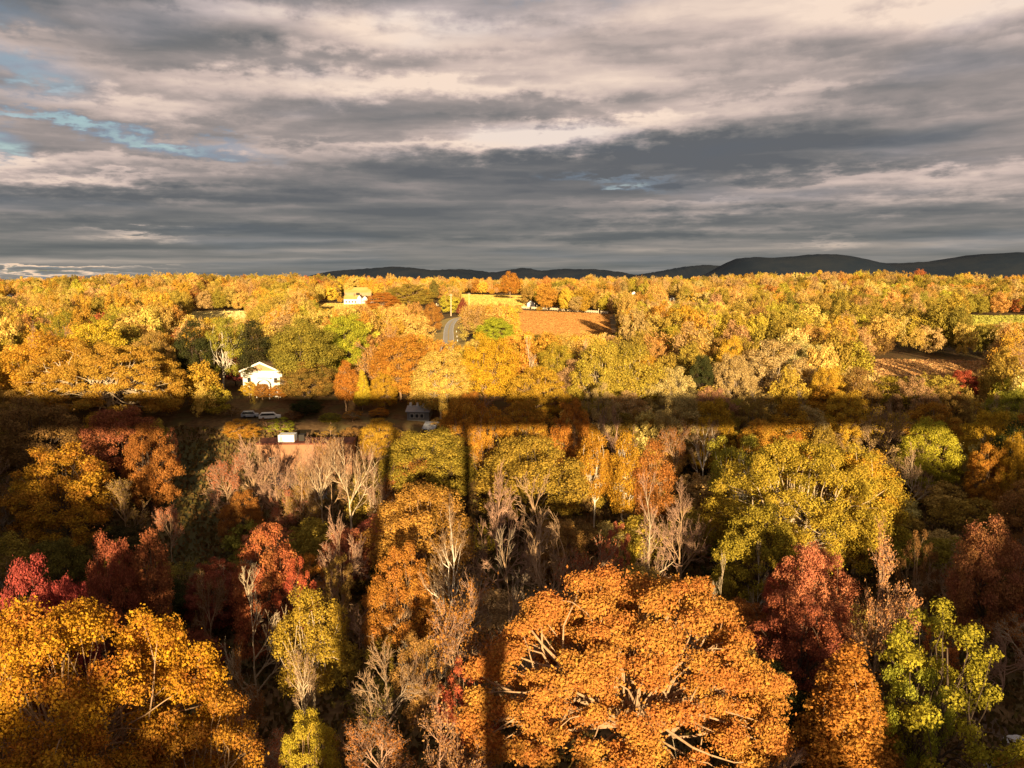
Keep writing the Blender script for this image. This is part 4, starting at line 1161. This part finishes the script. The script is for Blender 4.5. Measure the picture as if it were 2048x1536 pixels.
def spots():
    rng = np.random.default_rng(17)
    heroes = np.array(TREES)
    out = []
    y = 38.0
    while y < 1700:
        step = 8.2 if y < 200 else 9.5 if y < 340 else 11.5 if y < 700 else 13.0
        half = .68*y+28
        for x in np.arange(-half, half, step):
            qx = x+rng.uniform(-.42, .42)*step; qy = y+rng.uniform(-.42, .42)*step
            big = rng.random(); gr = 1.05 if y > 300 else 1.0
            w = rng.uniform(8.5, 13.5)*gr; h = rng.uniform(12.0, 20.0)*(1.12 if big > .88 else .7 if big < .18 else 1); w *= (.7 if big < .18 else 1)
            if qy < 172 and abs(qx) < 95: h *= .58; w *= .85
            elif qy < 105 and abs(qx) < 80: h *= .75
            dd = np.hypot(heroes[:, 0]-qx, heroes[:, 1]-qy)-heroes[:, 2]
            if dd.min() < w*.05: continue
            # do not hide a hero's top
            a = allowed(qx, qy, w, h)
            if a < 3: continue
            if a < h: w = max(4.0, w*(.35+.65*a/h)); h = a
            z = float(ground(qx, qy)); px_, py_, d = project(qx, qy, z+h)
            cover = False
            for (hx, hy, hw, sh, ax, ay) in HEROES:
                if qy < ay-1 and abs(px_-hx) < hw*.42+w/2*FPX/d*.5 and project(qx, qy, z+h)[1] < hy+min(hw*.55, 130)*(.9 if ay < 180 else .8):
                    cover = True; break
            if cover:
                h2 = h*.55; z2 = project(qx, qy, z+h2)[1]
                if z2 < hy+hw*.5 or rng.random() < .5: continue
                h = h2; w *= .65
                px_, py_, d = project(qx, qy, z+h)
            if px_ < -120 or px_ > 2170 or py_ > 1640: continue
            out.append((qx, qy, w, h, px_, py_, d))
        y += step*.92
    return out
SPOTS = spots()
CNAME = dict(straw='straw yellow', honey='honey coloured', gold='golden', yellow='yellow', lemon='pale lemon', cream='creamy', orange='orange', rust='rust coloured', red='red', crimson='crimson', salmon='salmon', olive='olive', green='green',
             lime='lime', chartreuse='yellow green', brown='brown', bronze='bronze', tan='tan', maroon='maroon', dark_green='dark green', pink='pinkish')
FORM = dict(maple='round', slender='narrow', open='ragged', bare='leafless', thin='half bare', wood='bushy', cone='pointed', oak='broad', dead='dead')
SPOTS.sort(key=lambda s: -(s[2]*s[3])/(s[6]**2))
N_SINGLE = max(0, 296-N_TREES[0])
used = {}
frng = np.random.default_rng(5)
def near_hero(px_, py_, w_px, exclude=()):
    best = sorted(HEROES, key=lambda q: ((q[0]-px_)/1.0)**2+((q[1]+q[2]*.25-py_)*1.3)**2)
    return best
single = SPOTS[:N_SINGLE]; woods = SPOTS[N_SINGLE:]
pending = []
for (x, y, w, h, px_, py_, d) in single:
    key, col = pick(px_, py_, y, frng)
    fam = key.split('_')[0]
    size = 'small ' if h < 11 else 'tall ' if h > 19.5 else ''
    look = (('pale twigged' if fam == 'bare' else CNAME[col])+' '+FORM[fam])
    cy = py_+.3*h*FPX/d*.9
    label = None
    for q in near_hero(px_, cy, 0)[:14]:
        dx, dy = px_-q[0], cy-(q[1]+q[2]*.3)
        if abs(dx) > abs(dy): rel = 'left of' if dx < 0 else 'right of'
        else: rel = 'behind' if dy < 0 else 'in front of'
        cand = f'{size}{look} tree just {rel} the {q[3]}'
        if cand not in used and len(cand.split()) <= 16: label = cand; break
    if label is None: label = f'{size}{look} tree in the wood'
    used[label] = used.get(label, 0)+1
    pending.append((key, x, y, w, h, col, label, fam))
for (key, x, y, w, h, col, label, fam) in pending:
    bk = ['tan', 'grey', 'pale', 'pink'][frng.integers(4)] if fam in ('bare', 'thin') else ['dark', 'tan', 'grey'][frng.integers(3)]
    if fam in ('bare', 'thin'): h *= .92
    place(key, x, y, w, h, col, bk, label, 'trees of the autumn wood', twig='pink' if fam == 'thin' and frng.random() < .5 else None)

def build_woods(name, pts, label, seed):
    """every farther tree of the wood: one object that sets out copies of the lighter trees"""
    rng = np.random.default_rng(seed)
    n = len(pts)
    keys = ['wood_a', 'wood_b', 'wood_c', 'wood_d', 'wood_e', 'wood_f']
    me = bpy.data.meshes.new(name); me.vertices.add(n)
    P = np.zeros((n, 3), np.float32); S = np.zeros((n, 3), np.float32); R = np.zeros(n, np.float32); K = np.zeros(n, np.int32)
    T1 = np.zeros((n, 3), np.float32); T2 = np.zeros((n, 3), np.float32)
    for i, (x, y, w, h, px_, py_, d) in enumerate(pts):
        key, col = pick(px_, py_, max(y, 340) if y > 0 else y, rng)
        k = keys.index(key) if key in keys else int(rng.integers(5))
        if rng.random() < .24: k = 5
        pr = PROTO[keys[k] if k < 6 else 'wood_f']
        patch = math.sin(x*.013+2)*math.sin(y*.011)+.5*math.sin(x*.031+y*.027)
        if patch > .75: col = 'olive' if rng.random() < .6 else 'green'
        elif patch < -.8 and rng.random() < .5: col = 'honey'
        if rng.random() < .05: col = ['dark_green', 'rust', 'red', 'yellow'][rng.integers(4)]
        P[i] = (x, y, float(ground(x, y)))
        e = rng.uniform(.78, 1.28); S[i] = (w/pr['w']*e, w/pr['w']/e, h/pr['h']*rng.uniform(.85, 1.12)); R[i] = rng.uniform(0, 6.28); K[i] = k
        c1, c2 = PAL[col]; j = rng.normal(1, .10); hu = rng.normal(1, .07)
        haze_gold = (.60, .36, .08); c1 = [.78*a+.22*b for a, b in zip(c1, haze_gold)]; c2 = [.78*a+.22*b for a, b in zip(c2, haze_gold)]; j *= 1.1; T1[i] = (c1[0]*j, c1[1]*j*hu, c1[2]*j); T2[i] = (c2[0]*j, c2[1]*j*hu, c2[2]*j)  # golden haze of the distance blended into the leaf colours
    me.vertices.foreach_set('co', P.ravel())
    for nm, typ, dat, fld in (('size', 'FLOAT_VECTOR', S, 'vector'), ('spin', 'FLOAT', R, 'value'), ('sort_of', 'INT', K, 'value'), ('tint', 'FLOAT_VECTOR', T1, 'vector'), ('tint_two', 'FLOAT_VECTOR', T2, 'vector')):
        a = me.attributes.new(nm, typ, 'POINT'); a.data.foreach_set(fld, dat.ravel())
    o = link(name, me)
    ng = bpy.data.node_groups.new(name, 'GeometryNodeTree')
    ng.interface.new_socket('Geometry', in_out='INPUT', socket_type='NodeSocketGeometry')
    ng.interface.new_socket('Geometry', in_out='OUTPUT', socket_type='NodeSocketGeometry')
    N = ng.nodes; L = ng.links
    gi = N.new('NodeGroupInput'); go = N.new('NodeGroupOutput')
    g2i = N.new('GeometryNodeGeometryToInstance')
    for k in reversed(keys):
        oi = N.new('GeometryNodeObjectInfo'); oi.inputs['Object'].default_value = SOURCE[k]; oi.transform_space = 'ORIGINAL'
        L.new(oi.outputs['Geometry'], g2i.inputs[0])
    iop = N.new('GeometryNodeInstanceOnPoints')
    iop.inputs['Pick Instance'].default_value = True
    def na(nm, t):
        q = N.new('GeometryNodeInputNamedAttribute'); q.data_type = t; q.inputs['Name'].default_value = nm
        return q.outputs['Attribute']
    L.new(gi.outputs[0], iop.inputs['Points']); L.new(g2i.outputs[0], iop.inputs['Instance'])
    L.new(na('sort_of', 'INT'), iop.inputs['Instance Index'])
    cx = N.new('ShaderNodeCombineXYZ'); L.new(na('spin', 'FLOAT'), cx.inputs[2])
    L.new(cx.outputs[0], iop.inputs['Rotation']); L.new(na('size', 'FLOAT_VECTOR'), iop.inputs['Scale'])
    L.new(iop.outputs[0], go.inputs[0])
    md = o.modifiers.new('woods', 'NODES'); md.node_group = ng
    tag(o, label, kind='stuff')
    return o

# five of the single trees farther off lend their crowns to the woods
SOURCE = {}
rest = list(woods)
for k, (sp_, col) in zip(['wood_a', 'wood_b', 'wood_c', 'wood_d', 'wood_e', 'wood_f'], zip([s for s in rest if 300 < s[1] < 420][:72:12], ['gold', 'orange', 'olive', 'straw', 'bronze', 'tan'])):
    rest.remove(sp_)
    x, y, w, h, px_, py_, d = sp_
    q = near_hero(px_, py_, 0)[0]
    r = place(k, x, y, w, h, col, 'tan', f'{CNAME[col]} bushy tree up the slope {"left" if px_ < q[0] else "right"} of the {q[3]}', 'trees of the autumn wood')
    SOURCE[k] = [c for c in r.children if c.name.startswith('crown')][0]
build_woods('woods', rest, 'the farther autumn wood running back over the low hills to the skyline', 41)

def behind():  # unseen trees added on the sun side to cast shade
    rng = np.random.default_rng(23); out = []
    for y in np.arange(-150, 36, 9.0):
        for x in np.arange(-170, 150, 9.0):
            qx, qy = x+rng.uniform(-3.5, 3.5), y+rng.uniform(-3.5, 3.5)
            if -14 < qy < 14: continue
            h = rng.uniform(13, 19)
            out.append((qx, qy, rng.uniform(8, 12), h, 1024+qx*6, 1400, 60))
    return out
build_woods('woods', behind(), 'unseen wood under and behind the viaduct, added to shade the valley', 43)
print('TREES', N_TREES[0], 'WOODS', len(rest))
